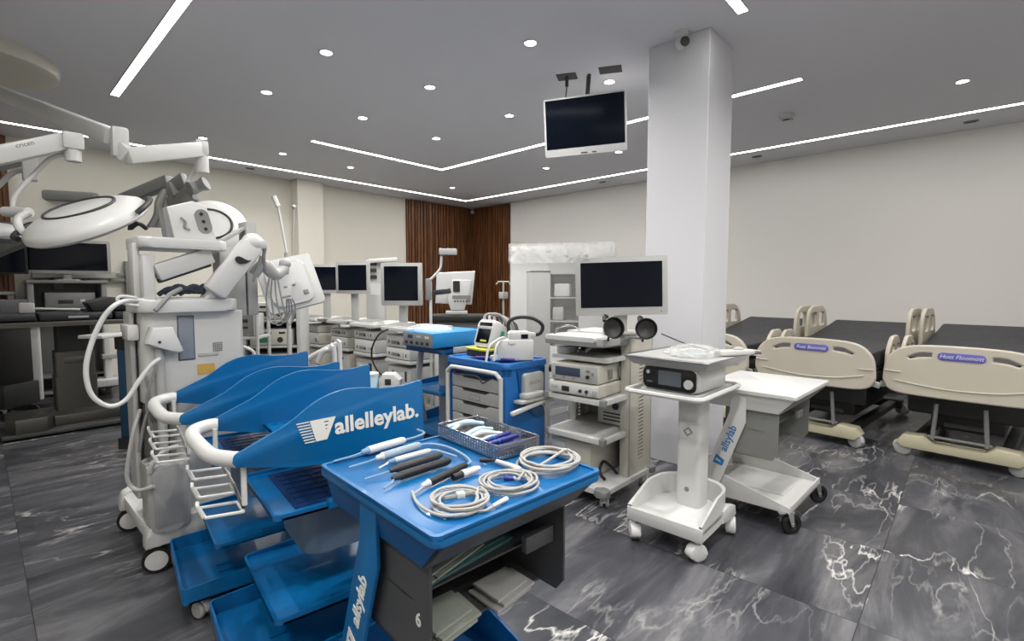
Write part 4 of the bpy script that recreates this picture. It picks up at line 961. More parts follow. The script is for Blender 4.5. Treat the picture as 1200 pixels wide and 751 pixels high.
c = PD(438, 325, 6.1); t = thing('wall_rack', 'slim white rack with printed sheet and dark connectors between two monitors', 'rack', (c.x, c.y, .0), FACE)
G().box(-.1, .12, 0, .1, .0, 1.78, .01).part('post', t, LGREY); G().box(-.06, .08, -.004, .002, 1.36, 1.5).part('printed_sheet', t, WHITE); g = G()
for z in (1.56, 1.64, 1.72): g.box(-.06, .04, -.02, .004, z, z+.045, .006)
g.part('connector', t, CHAR); G().bar((-.06, -.02, 1.77), (.3, -.04, 1.79), .06, .05, .01).part('lamp_arm', t, WHITE)
# pole with camera head
c = PD(505, 385, 4.87); t = thing('camera_pole', 'thin white pole with a small box head in front of the wood slats', 'pole', (c.x, c.y, 0), FACE)
G().lathe([(.09, 0), (.09, .03), (.05, .05), (.001, .05)], None, 20).part('base', t, LGREY)
zz = PD(505, 330, 4.9).z
g = G(); g.cyl((0, 0, .04), (0, 0, zz), .014).tube([(-.02, 0, zz), (.06, 0, zz+.08), (.10, 0, zz+.14), (.11, 0, zz+.25)], .012, 8, sm=5); g.part('pole', t, WMET); G().box(-.045, .01, -.03, .03, zz-.18, zz+.03, .01).part('joint', t, GREY)
G().box(.09, .26, -.03, .03, zz+.26, zz+.32, .006).part('camera_head', t, LGREY); G().bar((.02, 0, zz-.11), (.2, 0, zz-.09), .04, .05, .01).part('clamp', t, CHAR); 
# monitor seen from behind
c = PD(532, 340, 5.9); t = thing('console_monitor', 'white console monitor seen from behind, with ports, before the wood slats', 'monitor', (c.x, c.y, 1.245), FACE+R(6))
g = G(); g.M = RX(8); g.prism([(-.22, .02), (.21, .0), (.25, .40), (-.2, .38)], 0, .05, 'y', .012); g.part('housing', t, WHITE)
g = G(); g.M = RX(8); g.prism([(-.04, -.06), (.12, -.06), (.2, .2), (.2, .3), (-.02, .3), (-.08, .08)], -.03, .0, 'y', .012); g.part('back_cover', t, WHITE)
g = G(); g.M = RX(8); g.rbox(-.01, .07, .16, .29, -.036, -.028, .012, 'y'); g.part('vent', t, CHAR)
g = G(); g.M = RX(8); g.box(-.02, .2, -.036, -.028, .08, .12)
g.part('port_panel', t, GREY); g = G(); g.M = RX(8)
for k in range(6): g.box(.0+k*.034, .018+k*.034, -.036, -.028, .04, .055)
g.part('ports', t, CHAR); G().box(-.1, .16, -.06, .1, -.113, -.07, .01).box(-.03, .08, -.0, .05, -.1, .06, .01).part('stand', t, LGREY)
b = (c.x, c.y, 0); t = thing('console_table', 'black topped console table under the white monitor seen from behind', 'table', b, FACE+R(2))
G().box(-.28, .46, -.22, .25, 1.05, 1.13, .01).part('table_top', t, BLACK); G().box(-.2, .34, -.12, .2, .12, 1.05, .02).part('cabinet', t, LGREY); G().box(-.25, .4, -.2, .22, .0, .12, .01).part('base', t, CHAR)

# ------------------------------------------------ tall wrapped cabinet and slab
c = PD(657, 430, 6.3); yw = FACE + R(-14)
t = thing('wrapped_cabinet', 'tall white shelf cabinet wrapped in clear crinkled film behind the large monitor', 'cabinet', (c.x, c.y, 0), yw)
W2, HC = .66, 2.0
g = G(); g.box(-W2, -.16, 0, .45, .05, HC-.02, .01).box(.22, W2, 0, .45, .05, HC-.02, .01).box(-.16, .22, 0, .45, 1.62, HC-.02, .006).box(-.16, .22, .4, .45, .05, 1.62).box(-.16, .22, 0, .45, .05, .7, .006); g.part('body', t, WHITE)
g = G()
for z in (1.02, 1.32): g.box(-.16, .22, .02, .4, z-.01, z+.01)
g.part('shelf', t, LGREY); G().box(-W2, W2, .0, .45, 0, .05).part('plinth', t, GREY)
for z, x0, x1, m_ in ((1.033, -.12, .02, LGREY), (1.333, -.1, .1, WHITE), (.703, -.1, .15, CLOTHG)):
    o = G().box(0, x1-x0, 0, .2, 0, .17, .02).part('wrapped_bundle', t, m_); o.location = (x0, .06, z)
def film(x0, x1, z0, z1, y, n, amp, seed):
    tt = bmesh.new(); rn = random.Random(seed); m_ = max(3, int(n*(z1-z0)/(x1-x0))); gr = []
    for i in range(n+1):
        gr.append([tt.verts.new((x0+(x1-x0)*i/n, y - abs(rn.gauss(0, amp)) - amp*.6*math.sin(i*.9+j*.5), z0+(z1-z0)*j/m_)) for j in range(m_+1)])
    for i in range(n):
        for j in range(m_): tt.faces.new((gr[i][j], gr[i+1][j], gr[i+1][j+1], gr[i][j+1]))
    return tt
g = G(); g._in(film(-W2-.01, W2+.01, .1, HC, -.02, 40, .006, 3)); g.part('film_front', t, WRAPF, label='clear crinkled film')
g = G(); g._in(film(-W2-.01, W2+.01, 1.76, HC+.01, -.06, 44, .014, 8)); g.part('film_fold', t, WRAP, label='bunched clear film')
c = PD(634, 400, 4.75); t = thing('steel_panel', 'narrow tall grey cabinet panel in front of the wrapped cabinet', 'cabinet', (c.x, c.y, 0), FACE+R(8))
G().box(-.09, .09, 0, .3, .03, 1.60, .004).part('body', t, LGREY); G().box(-.09, .09, 0, .3, 0, .03).part('plinth', t, GREY); G().box(-.092, .092, -.004, .302, 1.60, 1.612, .002).part('cap', t, GREY)
c = PD(590, 370, 7.3); t = thing('drip_stand', 'thin grey stand with hooks before the wood slats', 'stand', (c.x, c.y, 0))
G().lathe([(.12, 0), (.12, .02), (.03, .05), (.001, .05)], None, 16).part('base', t, GREY); z1 = PD(590, 330, 7.3).z
G().cyl((0, 0, .03), (0, 0, z1), .014).part('pole', t, LGREY); G().tube([(-.07, .08, z1-.04), (-.05, .05, z1), (.05, -.05, z1), (.07, -.08, z1-.04)], .012, 8).part('hook', t, CREAM); G().box(-.05, .05, -.05, .05, z1-.25, z1-.15, .01).part('holder', t, LGREY)
# ------------------------------------------------ anaesthesia machine
AY = 3.04
A0 = Vector((.74, 3.34, 0))
t = thing('anaesthesia_machine', 'large white anaesthesia machine with folding arm and rear facing monitor, behind the blue winged carts', 'anaesthesia machine', A0)
q = lambda px, py, y=AY: PY(px, py, y) - A0          # a point of the machine's front face
W = dict(world=False)
xl, xr = q(167, 400).x, q(288, 400).x
zt0 = q(200, 366).z
# body
G().rbox(xl, xr, AY-A0.y, -.04, .86, zt0, .05, 'z', .006).part('upper_body', t, WMET)
xm = q(206, 450).x
G().rbox(xm, xr-.005, AY-A0.y+.01, -.04, .22, .87, .05, 'z', .006).part('lower_body', t, WMET)
G().box(xl+.01, xm, AY-A0.y+.16, -.04, .22, .87, .02).part('side_bay', t, GREY)
a, b = q(208, 371), q(228, 420); G().box(a.x, b.x, a.y-.006, a.y+.01, b.z, a.z, .004).part('window', t, GLASSY); G().box(a.x-.004, b.x+.004, a.y-.003, a.y+.01, b.z-.006, a.z+.004, .002).part('window_frame', t, DGREY)
a, b = q(249, 401), q(261, 411)
g = G()
for i in range(5):
    for j in range(5): g.box(a.x+(b.x-a.x)*(i+.15)/5, a.x+(b.x-a.x)*(i+.85)/5, a.y-.003, a.y+.004, b.z+(a.z-b.z)*(j+.15)/5, b.z+(a.z-b.z)*(j+.85)/5)
g.part('vent', t, GREY)
a, b = q(231, 427), q(252, 437); G().box(a.x, b.x, a.y-.002, a.y+.005, b.z, a.z).part('amber_label', t, AMBER, label='amber label strip')
a, b = q(232, 414), q(256, 416); G().box(a.x, b.x, a.y-.005, a.y+.005, b.z, a.z, .002).part('handle_slot', t, LGREY)
# breathing block cover and pillar
P = [q(168, 402), q(174, 383), q(199, 382), q(211, 410), q(205, 412), q(186, 407)]
g = G(); y0 = AY-A0.y; g.prism([(v.x, v.z) for v in P], y0-.08, y0+.02, 'y', .014); g.part('bellows_cover', t, WHITE)
v = q(187, 401, AY-.08); G().cyl((v.x, v.y-.003, v.z), (v.x, v.y+.004, v.z), .007).part('screw', t, CHAR)
xa, xb = q(181, 450).x, q(193, 450).x
G().tube([((xa+xb)/2, y0-.02, q(187, 408).z), ((xa+xb)/2, y0-.02, .45)], (xb-xa)/2, 14).part('pillar', t, LGREY)
xa = q(160, 450).x; G().rbox(xa, xl-.01, y0+.1, -.04, .35, zt0, .02).part('rear_column', t, LGREY)
# worktop with raised lip
x0, x1 = q(161, 357, AY-.05).x, q(281, 357, AY-.05).x; z0, z1 = q(200, 366, AY-.06).z, q(200, 351, AY-.06).z
G().rbox(x0, x1, y0-.06, .0, z0, z1, .07, 'z', .012).part('work_top', t, WHITE)
G().rbox(x0+.05, x1-.03, y0-.03, -.03, z1-.004, z1+.008, .05, 'z', .003).part('work_mat', t, LGREY)
# mast and top shelf
xs0, xs1 = q(157, 320).x, q(166, 320).x; zs = q(160, 284).z
G().box(xs0, xs1, y0+.02, y0+.14, z1, zs, .008).part('mast', t, WMET)
xs2 = q(181, 320).x; zs3 = q(170, 298, AY-.03).z; G().box(q(167, 320, AY-.03).x, q(182, 320, AY-.03).x, y0-.03, y0+.06, z1, zs3, .008).part('mast_front', t, WHITE)
xs, xe = q(163, 280, AY-.06).x, q(268, 280, AY-.06).x; zb, ztp = q(150, 288, AY-.06).z, q(150, 275, AY-.06).z
G().rbox(xs, xe, y0-.06, .0, zb, ztp, .05, 'z', .012).part('top_shelf', t, WHITE)
ZTOP = ztp
# lower rear arm (straight box arm)
a, b = q(182, 320, AY-.01), q(246, 299, AY+.02); G().bar(a, b, .07, .085, .008).part('lower_arm', t, WHITE); g = G(); g.bar(a+Vector((.01, -.0, -.042)), b+Vector((0, 0, -.05)), .03, .02, .004).part('arm_channel', t, CHAR)
# folding arm that carries the monitor
base = q(243, 348, AY-.0); el = q(303, 288, AY-.03)
a, b = q(238, 349, AY-.04), q(262, 330, AY-.02); G().prism([(q(237, 351).x, z1), (q(262, 351).x, z1), (q(268, 330).x, q(268, 330).z), (q(252, 326).x, q(252, 326).z)], y0-.06, y0+.08, 'y', .012).part('arm_foot', t, WHITE)
g = G(); g.bar(q(250, 344, AY-.06), q(296, 286, AY-.08), .11, .115, .02); g.part('upper_arm', t, WHITE)
v = q(283, 307, AY-.14); g = G(); g.M = T(v.x, v.y, v.z); g.prism(sp2([(-.03, .02), (-.01, .03), (.03, .01), (.05, .012), (.02, -.008), (-.02, -.006)], 3, True), -.004, .004, 'y'); g.part('arm_grip', t, BLACK)
g = G(); g.ball(q(296, 286, AY-.08), (.06, .06, .06)); g.bar(q(296, 288, AY-.1), q(311, 286, AY-.1), .05, .05, .01); g.part('arm_elbow', t, WHITE)
g = G(); g.tube([q(311, 288, AY-.1), q(309, 300, AY-.1), q(310, 316, AY-.08)], .010, 8).tube([q(306, 300, AY-.1), q(300, 318, AY-.1), q(297, 330, AY-.1)], .008, 8); g.part('arm_cable', t, GREY)
g = G(); g.tube([q(297, 322, AY-.04), q(309, 310, AY-.06), q(322, 322, AY-.04), q(334, 314, AY)], [.03, .036, .034, .03], 12, sm=4).ball(q(334, 309, AY), .034); g.part('monitor_joint', t, LGREY)
# the monitor, seen from behind
mc = q(341, 330, AY+.06)
Mm = T(*mc) @ RZ(-22) @ RY(0) @ RX(14)
k = .0
g = G(); g.M = T(*mc) @ Matrix.Rotation(FACE+R(28), 4, 'Z') @ RX(-14) @ RY(-15); s_ = .150
g.rbox(-.165, .165, -.165, .165, .03, .075, .02, 'y', .008)
g.rbox(-.13, .11, -.14, .13, .0, .035, .04, 'y', .014).box(-.06, .06, .13, .15, -.005, .04, .01); o = g.part('monitor_housing', t, WHITE)
g = G(); g.M = T(*mc) @ Matrix.Rotation(FACE+R(28), 4, 'Z') @ RX(-14) @ RY(-15); g.box(-.145, .145, .0745, .078, -.145, .145); g.part('monitor_screen', o, SCREEN)
g = G(); g.M = T(*mc) @ Matrix.Rotation(FACE+R(28), 4, 'Z') @ RX(-14) @ RY(-15)
for (x, z, w, h) in ((-.06, .05, .025, .01), (-.02, .05, .025, .01), (-.05, -.03, .02, .012), (0, -.03, .02, .012), (.05, -.1, .03, .03), (-.08, -.09, .05, .012)): g.box(x, x+w, -.004, .004, z, z+h, .002)
g.part('monitor_sockets', o, GREY)
# cables on the worktop, antenna
g = G()
for i in range(4): g.tube([q(186+8*i, 345, AY+.05), q(200+9*i, 338-3*(i % 2), AY+.02), q(222+5*i, 342, AY+.04), q(240, 334+3*i, AY+.02)], .013, 8, sm=5)
g.part('cable_bundle', t, mat('navy grey cable', rgb(52, 60, 74), .5))
G().tube([q(182, 364, AY-.075), q(199, 345, AY-.05), q(212, 338, AY-.02)], .012, 8).part('strap', t, GREY)
# base and legs
xb0, xb1 = q(172, 640, AY-.08).x, 1.0-A0.x+.35
g = G(); g.rbox(-.21, .42, y0-.04, .3, .17, .24, .08, 'z', .02); g.part('base', t, WHITE)
g = G(); pr = sp2([(-.22, .135), (-.21, .22), (-.17, .25), (.0, .26), (.3, .25), (.42, .25)], 3) + [(.42, .14)]
for yy in (y0-.07, .27): G().prism(pr, yy, yy+.09, 'y', .015).part('foot_beam', t, WHITE)
for x, y in ((-.17, y0-.03), (-.17, .31), (.36, y0-.03), (.36, .31)): caster(t, x, y, .066, 'big', -15, .15)
g = G(); g.bar((.08, y0-.08, .2), (.2, y0-.1, .235), .015, .03, .004).tube([(.1, y0-.085, .22), (.14, y0-.1, .25), (.17, y0-.1, .24)], .008, 8); g.part('brake_pedal', t, CHAR)
# tall grey absorber housing low on the face
a, b = q(174, 545, AY-.1), q(243, 545, AY-.1); zc0, zc1 = q(200, 622, AY-.1).z, q(200, 545, AY-.1).z
g = G(); g.rbox(a.x, a.x+.185, y0-.1, y0+.14, zc0, zc1, .06, 'z', .012); g.part('absorber_housing', t, LGREY)
g = G(); g.rbox(a.x+.012, a.x+.14, zc0+.03, zc1-.02, y0-.104, y0-.098, .02, 'y', .002); g.part('absorber_panel', t, mat('mid grey plastic', rgb(160, 160, 160), .45))
G().tube([(a.x+.01, y0-.08, zc1-.02), (a.x+.02, y0-.1, zc1+.03), (a.x+.07, y0-.1, zc1+.08), (a.x+.13, y0-.08, zc1+.085)], .012, 8, sm=4).part('absorber_handle', t, WHITE)
G().box(q(165, 366, AY-.0).x-.05, q(165, 366).x, y0+.05, y0+.2, zt0-.14, zt0-.06, .01).part('side_shelf', t, WHITE)
# hoses on its flank
g = G(); g.tube([q(164, 480, AY+.02), q(158, 500, AY-.02), q(152, 530, AY-.02), q(149, 560, AY-.02), q(160, 574, AY-.05), q(180, 570, AY-.11)], .010, 8, sm=6); g.part('flank_hose', t, LGREY)
g = G(); g.tube([q(170, 440), q(176, 470, AY-.03), q(168, 500, AY-.03), q(163, 530, AY-.03)], .007, 8, sm=5).tube([q(190, 420), q(176, 450, AY-.04), q(172, 480, AY-.03), q(184, 520, AY-.03)], .006, 8, sm=5); g.part('thin_hose', t, GREY)
a = q(140, 352, AY-.1)
h0 = A0 + a
t2 = thing('breathing_hose', 'thick white hose looping out beside the white anaesthesia machine', 'hose', h0)
pts = [PY(x, y, AY-.02-.05*(i > 1)) - h0 for i, (x, y) in enumerate(((172, 352), (150, 352), (134, 358), (120, 374), (108, 400), (101, 428), (103, 452), (112, 468), (130, 476), (148, 468), (163, 446), (177, 428), (188, 420)))]
G().tube(pts, .011, 10, sm=6).part('hose', t2, WHITE)
G().tube([PY(160, 349, AY-.02)-h0, PY(142, 347, AY-.02)-h0, PY(138, 352, AY-.02)-h0, PY(152, 357, AY-.02)-h0, PY(170, 358, AY-.02)-h0], .008, 8, sm=5).part('loop', t2, WHITE)

# white module with a grey oval on the top shelf, and its bracket
v = PY(226, 255, AY+.06); zb_ = ZTOP + .001
u = thing('control_module', 'white box module with three-holed grey oval, tilted on top of the anaesthesia machine', 'module', (v.x, AY+.06, zb_))
g = G(); g.prism([(-.10, .0), (.10, .0), (.055, .185), (-.01, .205), (-.13, .16)], -.05, .06, 'y', .012); g.part('housing', u, WHITE)
g = G(); g.prism([(-.145, .15), (-.12, .165), (-.095, .0), (-.13, .0)], -.04, .05, 'y', .004); g.part('dark_edge', u, GREY)
g = G(); g.M = T(.035, -.051, .1) @ RY(-14); g.prism(rrect(-.034, .034, -.065, .065, .034, 8), -.003, .003, 'y'); g.part('oval_panel', u, GREY)
g = G(); g.M = T(.035, -.054, .1) @ RY(-14)
for z in (-.04, .0, .04): g.cyl((0, -.002, z), (0, .003, z), .009, seg=12)
g.part('holes', u, BLACK)
G().tube([(-.07, -.054, .11), (-.05, -.056, .09), (-.055, -.056, .06), (-.03, -.054, .05)], .006, 6, sm=4).part('latch', u, GREY)
v2 = PY(247, 300, AY+.14); xx0, xx1 = PY(256, 290, AY+.16).x, PY(300, 290, AY+.16).x
u = thing('wall_bracket_box', 'pale grey bracket block standing behind the folding arm of the anaesthesia machine', 'bracket', ((xx0+xx1)/2, AY+.2, zb_-.4))
hx = (xx1-xx0)/2; zq = PY(270, 290, AY+.16).z - (zb_-.4); zq2 = PY(296, 260, AY+.16).z - (zb_-.4)
G().box(-hx, hx*.35, -.05, .08, -.02-.0, zq, .006).part('block', u, LGREY); G().box(hx*.45, hx, -.05, .08, -.02, zq2, .006).part('upright', u, LGREY); G().bar((-hx, 0, zq+.02), (hx*.6, 0, zq2-.03), .08, .02, .004).part('top_bar', u, LGREY)

# ------------------------------------------------ surgical lights
def lamp_head(par, c, r, M, wm=WHITE, handle=True):
    g = G(); g.M = T(*c) @ M
    g.lathe([(.001, -.05), (r*.55, -.05), (r*.94, -.045), (r, -.03), (r, -.008), (r*.95, .018), (r*.75, .05), (r*.55, .066), (.001, .07)], None, 48)
    o = g.part('lamp_head', par, wm)
    g = G(); g.M = T(*c) @ M
    P = [(r*.6*math.cos(a), r*.5*math.sin(a), .066) for a in [2*PI*i/40 for i in range(40)]]; g.tube(P, .009, 8, True); g.part('ring', o, CHAR)
    g = G(); g.M = T(*c) @ M; g.lathe([(r*.2, -.052), (r*.9, -.048), (r*.9, -.05), (r*.2, -.055)], None, 40); g.part('lens', o, GLASSY)
    if handle:
        for a in (0, 180):
            g = G(); g.M = T(*c) @ M @ RZ(a+20); g.tube([(r*.96, -.12, .0), (r*1.05, -.09, .01), (r*1.08, 0, .01), (r*1.05, .09, .01), (r*.96, .12, .0)], .016, 8, sm=4); g.part('grip', o, CHAR)
    return o
LZ = PZ(-30, 62, H)
LA = thing('surgical_light', 'white twin surgical light on ceiling arms, its saucer head above the wide dark monitor', 'surgical light', (LZ.x, LZ.y, H))
L0 = Vector((LZ.x, LZ.y, H)); l = lambda px, py, d: PD(px, py, d) - L0
rr = (PZ(36, 58, H) - PZ(-30, 62, H)).length
G().lathe([(.001, -.12), (rr*.9, -.115), (rr*.98, -.1), (rr, -.06), (rr, 0)], None, 48).part('ceiling_canopy', LA, CREAM)
d0 = L0.x*FW[0]+L0.y*FW[1]
pj = PD(-25, 98, d0); zz = pj.z - H
G().cyl((0, 0, -.1), (0, 0, zz-.4), .06).part('pole', LA, WHITE)
a, b = Vector((0, 0, zz)), l(133, 161, 3.3)
g = G(); g.bar(a, b, .10, .11, .02); g.part('upper_arm', LA, WHITE)
e1 = l(140, 163, 3.3); G().box(e1.x-.045, e1.x+.045, e1.y-.045, e1.y+.045, e1.z-.12, e1.z+.07, .012).part('arm_joint', LA, WHITE)
w0, w1, w2 = l(140, 174, 3.3), l(152, 184, 3.3), l(236, 175, 3.75)
g = G(); g.bar(w0, w1+Vector((.0, 0, 0)), .09, .10, .015).bar(w1-Vector((.02, 0, 0)), w2, .09, .105, .015); g.part('spring_arm', LA, WHITE)
G().box(w2.x-.05, w2.x+.04, w2.y-.05, w2.y+.05, w2.z-.05, w2.z+.06, .02).cyl(w2+Vector((.0, 0, .03)), w2+Vector((0, 0, -.17)), .045).part('wrist_joint', LA, WHITE)
g = G(); g.M = frame((w1*.55+w2*.45)+Vector((-.0, 0, .0))+Vector((FW[0], FW[1], 0))*-.08, (w2-w1), (0, 0, 1)); g.mesh(text_mesh('cricen', .035, .0006)); g.part('lettering', LA, INK)
# yoke to the rear lamp head
g = G(); g.tube([l(240, 196, 3.75), l(233, 196, 3.75), l(225, 204, 3.75), l(219, 216, 3.72)], .018, 8, sm=4); g.part('yoke', LA, WHITE)
lamp_head(LA, l(247, 268, 3.7), .245, Matrix.Rotation(FACE, 4, 'Z') @ RX(62) @ RY(20), WHITE, False)
g = G(); v = l(222, 221, 3.7); g.tube([v, v+Vector((.05, .0, .02)), v+Vector((.1, -.04, .05))], [.05, .04, .05], 10, sm=3); g.part('yoke_joint', LA, GREY)
# front lower arm to the near head
p0, p1 = l(-70, 208, 2.7), l(78, 172, 3.1)
g = G(); g.bar(l(-70, 197, 2.7), l(80, 165, 3.1), .09, .10, .015); g.part('spring_arm', LA, WHITE)
g = G(); v = l(85, 166, 3.1); g.box(v.x-.05, v.x+.05, v.y-.05, v.y+.05, v.z-.05, v.z+.05, .012).cyl(v, v+Vector((0, 0, -.12)), .04); g.part('wrist_joint', LA, WHITE)
g = G(); g.M = frame(l(29, 169, 2.88), l(78, 160, 3.06)-l(0, 176, 2.86), (0, 0, 1)); g.mesh(text_mesh('cricen', .035, .0006)); g.part('lettering', LA, INK)
g = G(); g.tube([l(82, 182, 3.1), l(70, 182, 3.1), l(56, 188, 3.08), l(36, 208, 3.02), l(20, 226, 2.97), l(15, 238, 2.95), l(16, 246, 2.95)], .0125, 10, sm=5); g.part('yoke_rod', LA, WHITE)
g = G(); g.tube([l(6, 248, 2.93), l(34, 249, 2.9)], .03, 12).tube([l(34, 249, 2.9), l(22, 256, 2.86), l(22, 266, 2.84), l(32, 275, 2.82), l(55, 274, 2.8)], .021, 10, sm=5).ball(l(62, 271, 2.8), .045); g.part('yoke', LA, WHITE)
hc = l(101, 256, 2.92)
lamp_head(LA, hc, .31, Matrix.Rotation(FACE, 4, 'Z') @ RX(31) @ RY(-7))
# the second assembly, arm ends at the side of the frame
LB0 = PD(-60, 190, 3.9); LB = thing('surgical_light', 'second white surgical light, its small head beside the black monitor', 'surgical light', (LB0.x, LB0.y, H)); L0b = Vector((LB0.x, LB0.y, H)); l = lambda px, py, d: PD(px, py, d) - L0b
G().lathe([(.001, -.1), (.2, -.1), (.22, -.06), (.22, 0)], None, 40).cyl((0, 0, -.05), (0, 0, l(-60, 210, 3.9).z-.1), .05).part('ceiling_mount', LB, WHITE)
g = G(); g.bar(l(-60, 205, 3.9), l(32, 184, 3.6), .08, .09, .012); g.part('spring_arm', LB, LGREY); v = l(34, 185, 3.6); G().box(v.x-.04, v.x+.04, v.y-.04, v.y+.04, v.z-.16, v.z+.06, .01).part('wrist_joint', LB, WHITE)
G().tube([l(32, 200, 3.6), l(18, 201, 3.6), l(4, 212, 3.58), l(-14, 232, 3.5), l(-22, 262, 3.45)], .018, 8, sm=4).part('yoke_rod', LB, LGREY)
lamp_head(LB, l(-18, 273, 3.4), .25, RY(0), WHITE)
# pale wall arms far behind
c = PD(0, 225, 7); LC0 = PD(-80, 222, 6.6); LC = thing('ceiling_boom', 'long pale grey equipment arm hanging before the far wall behind the surgical light', 'arm', (LC0.x, LC0.y, H)); l = lambda px, py, d: PD(px, py, d) - Vector((LC0.x, LC0.y, H))
G().cyl((0, 0, 0), (0, 0, l(-80, 222, 6.6).z-.1), .07).part('drop_pole', LC, LGREY); g = G(); g.bar(l(-80, 222, 6.6), l(114, 232, 6.9), .12, .14, .03).part('arm', LC, GREY)
SA0 = PD(140, 210, 4.1); z9 = PD(205, 222, 3.9)
SA = thing('equipment_boom', 'grey jointed equipment arm carrying an angular bracket with loose cables above the anaesthesia machine', 'arm', (z9.x, z9.y, H)); l = lambda px, py, d: PD(px, py, d) - Vector((z9.x, z9.y, H))
pe = l(-70, 322, 5.0); G().bar(pe, l(200, 212, 3.9), .08, .09, .012).part('arm', SA, GREY); G().cyl(pe, (pe.x, pe.y, 0), .05).part('drop_pole', SA, LGREY)
g = G(); g.bar(l(198, 222, 3.9), l(205, 238, 3.85), .06, .16, .006).bar(l(200, 222, 3.9), l(217, 210, 3.85), .05, .1, .006).bar(l(200, 240, 3.85), l(228, 227, 3.8), .06, .1, .006); g.part('bracket', SA, GREY)
for i in range(6): G().tube([l(192+2*i, 222, 3.88), l(184+3*i, 236, 3.85), l(182+2.5*i, 252, 3.82), l(174+3*i, 266, 3.8)], .014, 7, sm=5).part('cable', SA, (GREY, LGREY, CABLE)[i % 3])
v = l(162, 262, 3.7); G().tube([l(172, 268, 3.75), v, l(152, 268, 3.7), l(158, 258, 3.7)], .016, 7, sm=4).part('cable_plug', SA, CHAR)

# antenna-like drip pole behind the anaesthesia monitor
c = PD(336, 300, 4.6); u = thing('drip_pole', 'thin white leaning pole with a small cap behind the anaesthesia monitor', 'pole', (c.x, c.y, 0))
zz1 = PD(336, 296, 4.6).z; tp = PD(326, 242, 4.6) - Vector((c.x, c.y, 0))
G().lathe([(.22, 0), (.22, .02), (.03, .05), (.001, .05)], None, 16).cyl((0, 0, .04), (0, 0, zz1), .02).part('stand', u, LGREY); G().tube([(0, 0, zz1), tuple(tp)], .011, 8).part('rod', u, WHITE); G().tube([tuple(tp), tuple(tp+Vector((-.03, .02, .09)))], .024, 8).part('cap', u, WHITE)
G().tube([(.05, 0, zz1-.05), (.07, -.02, zz1+.4)], .008, 6).ball((.07, -.02, zz1+.42), .02).part('hook', u, LGREY)

# ------------------------------------------------ dark equipment rack behind the machine
c = PD(318, 420, 4.9); u = thing('equipment_rack', 'dark open rack with green fronted devices behind the blue winged carts', 'rack', (c.x, c.y, 0), FACE+R(12))
for s in (-1, 1): G().box(s*.26-.02, s*.26+.02, 0, .45, .06, 1.33, .004).part('side_frame', u, LGREY)
G().box(-.24, .24, .43, .45, .06, 1.3).part('back_panel', u, mat('dark green grey', rgb(60, 72, 72), .5))
for z in (.3, .62, .87, 1.13): G().box(-.24, .24, .0, .44, z-.02, z, .003).part('shelf', u, LGREY)
for x in (-.24, .24):
    for y in (.05, .4): caster(u, x, y, .03, 'twin', 0, .07)
rk = (c.x, c.y); MR = T(c.x, c.y, 0) @ Matrix.Rotation(FACE+R(12), 4, 'Z')
for z, lab, mm in ((.62, 'grey device with green display, lower one in the dark rack', LCD), (.87, 'grey device with green display, middle one in the dark rack', LCD), (1.13, 'grey device with dark slots, top one in the dark rack', CHAR)):
    device('rack_device', lab, 'device', MR @ Vector((0, .03, z)), FACE+R(12)+PI/2, .4, .36, .17, LGREY, CREAM, [('disp', .08, .06, .12, .05, mm), ('knob', -.08, .06, .03, CHAR), ('btn', .05, .13, .1, .02, CHAR), ('btn', -.1, .13, .06, .02, CHAR)], 'devices in the dark rack')
c = PD(282, 400, 4.4); u = thing('rail_rack', 'white tubular rack with coiled hoses beside the anaesthesia machine', 'rack', (c.x, c.y, 0), FACE+R(8))
g = G()
for x in (-.14, .14):
    for y in (0, .3): g.cyl((x, y, .02), (x, y, 1.4), .016)
g.part('post', u, LGREY)
for z in (.15, .6, 1.0, 1.38): G().box(-.15, .15, -.01, .31, z-.012, z+.012, .004).part('shelf', u, LGREY)
for i in range(4): G().tube([(-.1, -.02, 1.0-.12*i), (.05, -.06, .93-.1*i), (.12, -.04, .88-.1*i), (.1, -.02, .8-.1*i)], .014, 7, sm=4).part('hose', u, WHITE)
device('rack_device', 'pale device with slots in the white tubular rack', 'device', T(c.x, c.y, 1.013) @ Matrix.Rotation(FACE+R(8), 4, 'Z') @ Vector((0, .02, 0)), FACE+R(8)+PI/2, .22, .26, .2, LGREY, GREY, [('btn', .0, .14, .12, .03, CHAR), ('btn', 0, .08, .12, .02, CHAR)])

# ------------------------------------------------ far corner: monitors, carts, operating table
def cabinet_cart(label, loc, rz, w, h):
    t = thing('monitor_cart', label, 'cart', loc, rz)
    for s in (-1, 1): G().box(s*w/2-.03, s*w/2+.03, 0, .5, .1, h, .008).part('side_post', t, GREY)
    G().box(-w/2-.04, w/2+.04, -.02, .52, h-.0, h+.04, .008).part('top', t, GREY)
    for z in (.3, h-.32): G().box(-w/2, w/2, 0, .5, z-.02, z, .004).part('shelf', t, GREY)
    G().box(-w/2, w/2, .48, .5, .1, h).part('back_panel', t, GREY); G().box(-w/2-.04, w/2+.04, -.02, .52, .07, .11, .01).part('base', t, GREY)
    for x in (-w/2, w/2):
        for y in (.04, .46): caster(t, x, y, .035, 'twin', 0, .08)
    return t
c = PD(80, 330, 6.5); C1 = Vector((c.x, c.y, 0)); zt = PD(80, 332, 6.5).z
cabinet_cart('grey cart carrying the wide dark monitor in front of the far wall', C1, R(0), .72, zt)
monitor('display_monitor', 'wide grey framed dark monitor on the far cart below the surgical light', (C1.x, C1.y+.1, zt+.04), R(-14), .92, .44, LGREY, .035, .06, 0, .09, True, .04)
device('video_processor', 'grey processor on the upper shelf of the far cart', 'processor', C1+Vector((.02, .06, zt-.32)), R(90), .5, .36, .2, GREY, GREY, [('disp', .05, .08, .15, .05, CHAR), ('btn', -.12, .08, .05, .06, WHITE)])
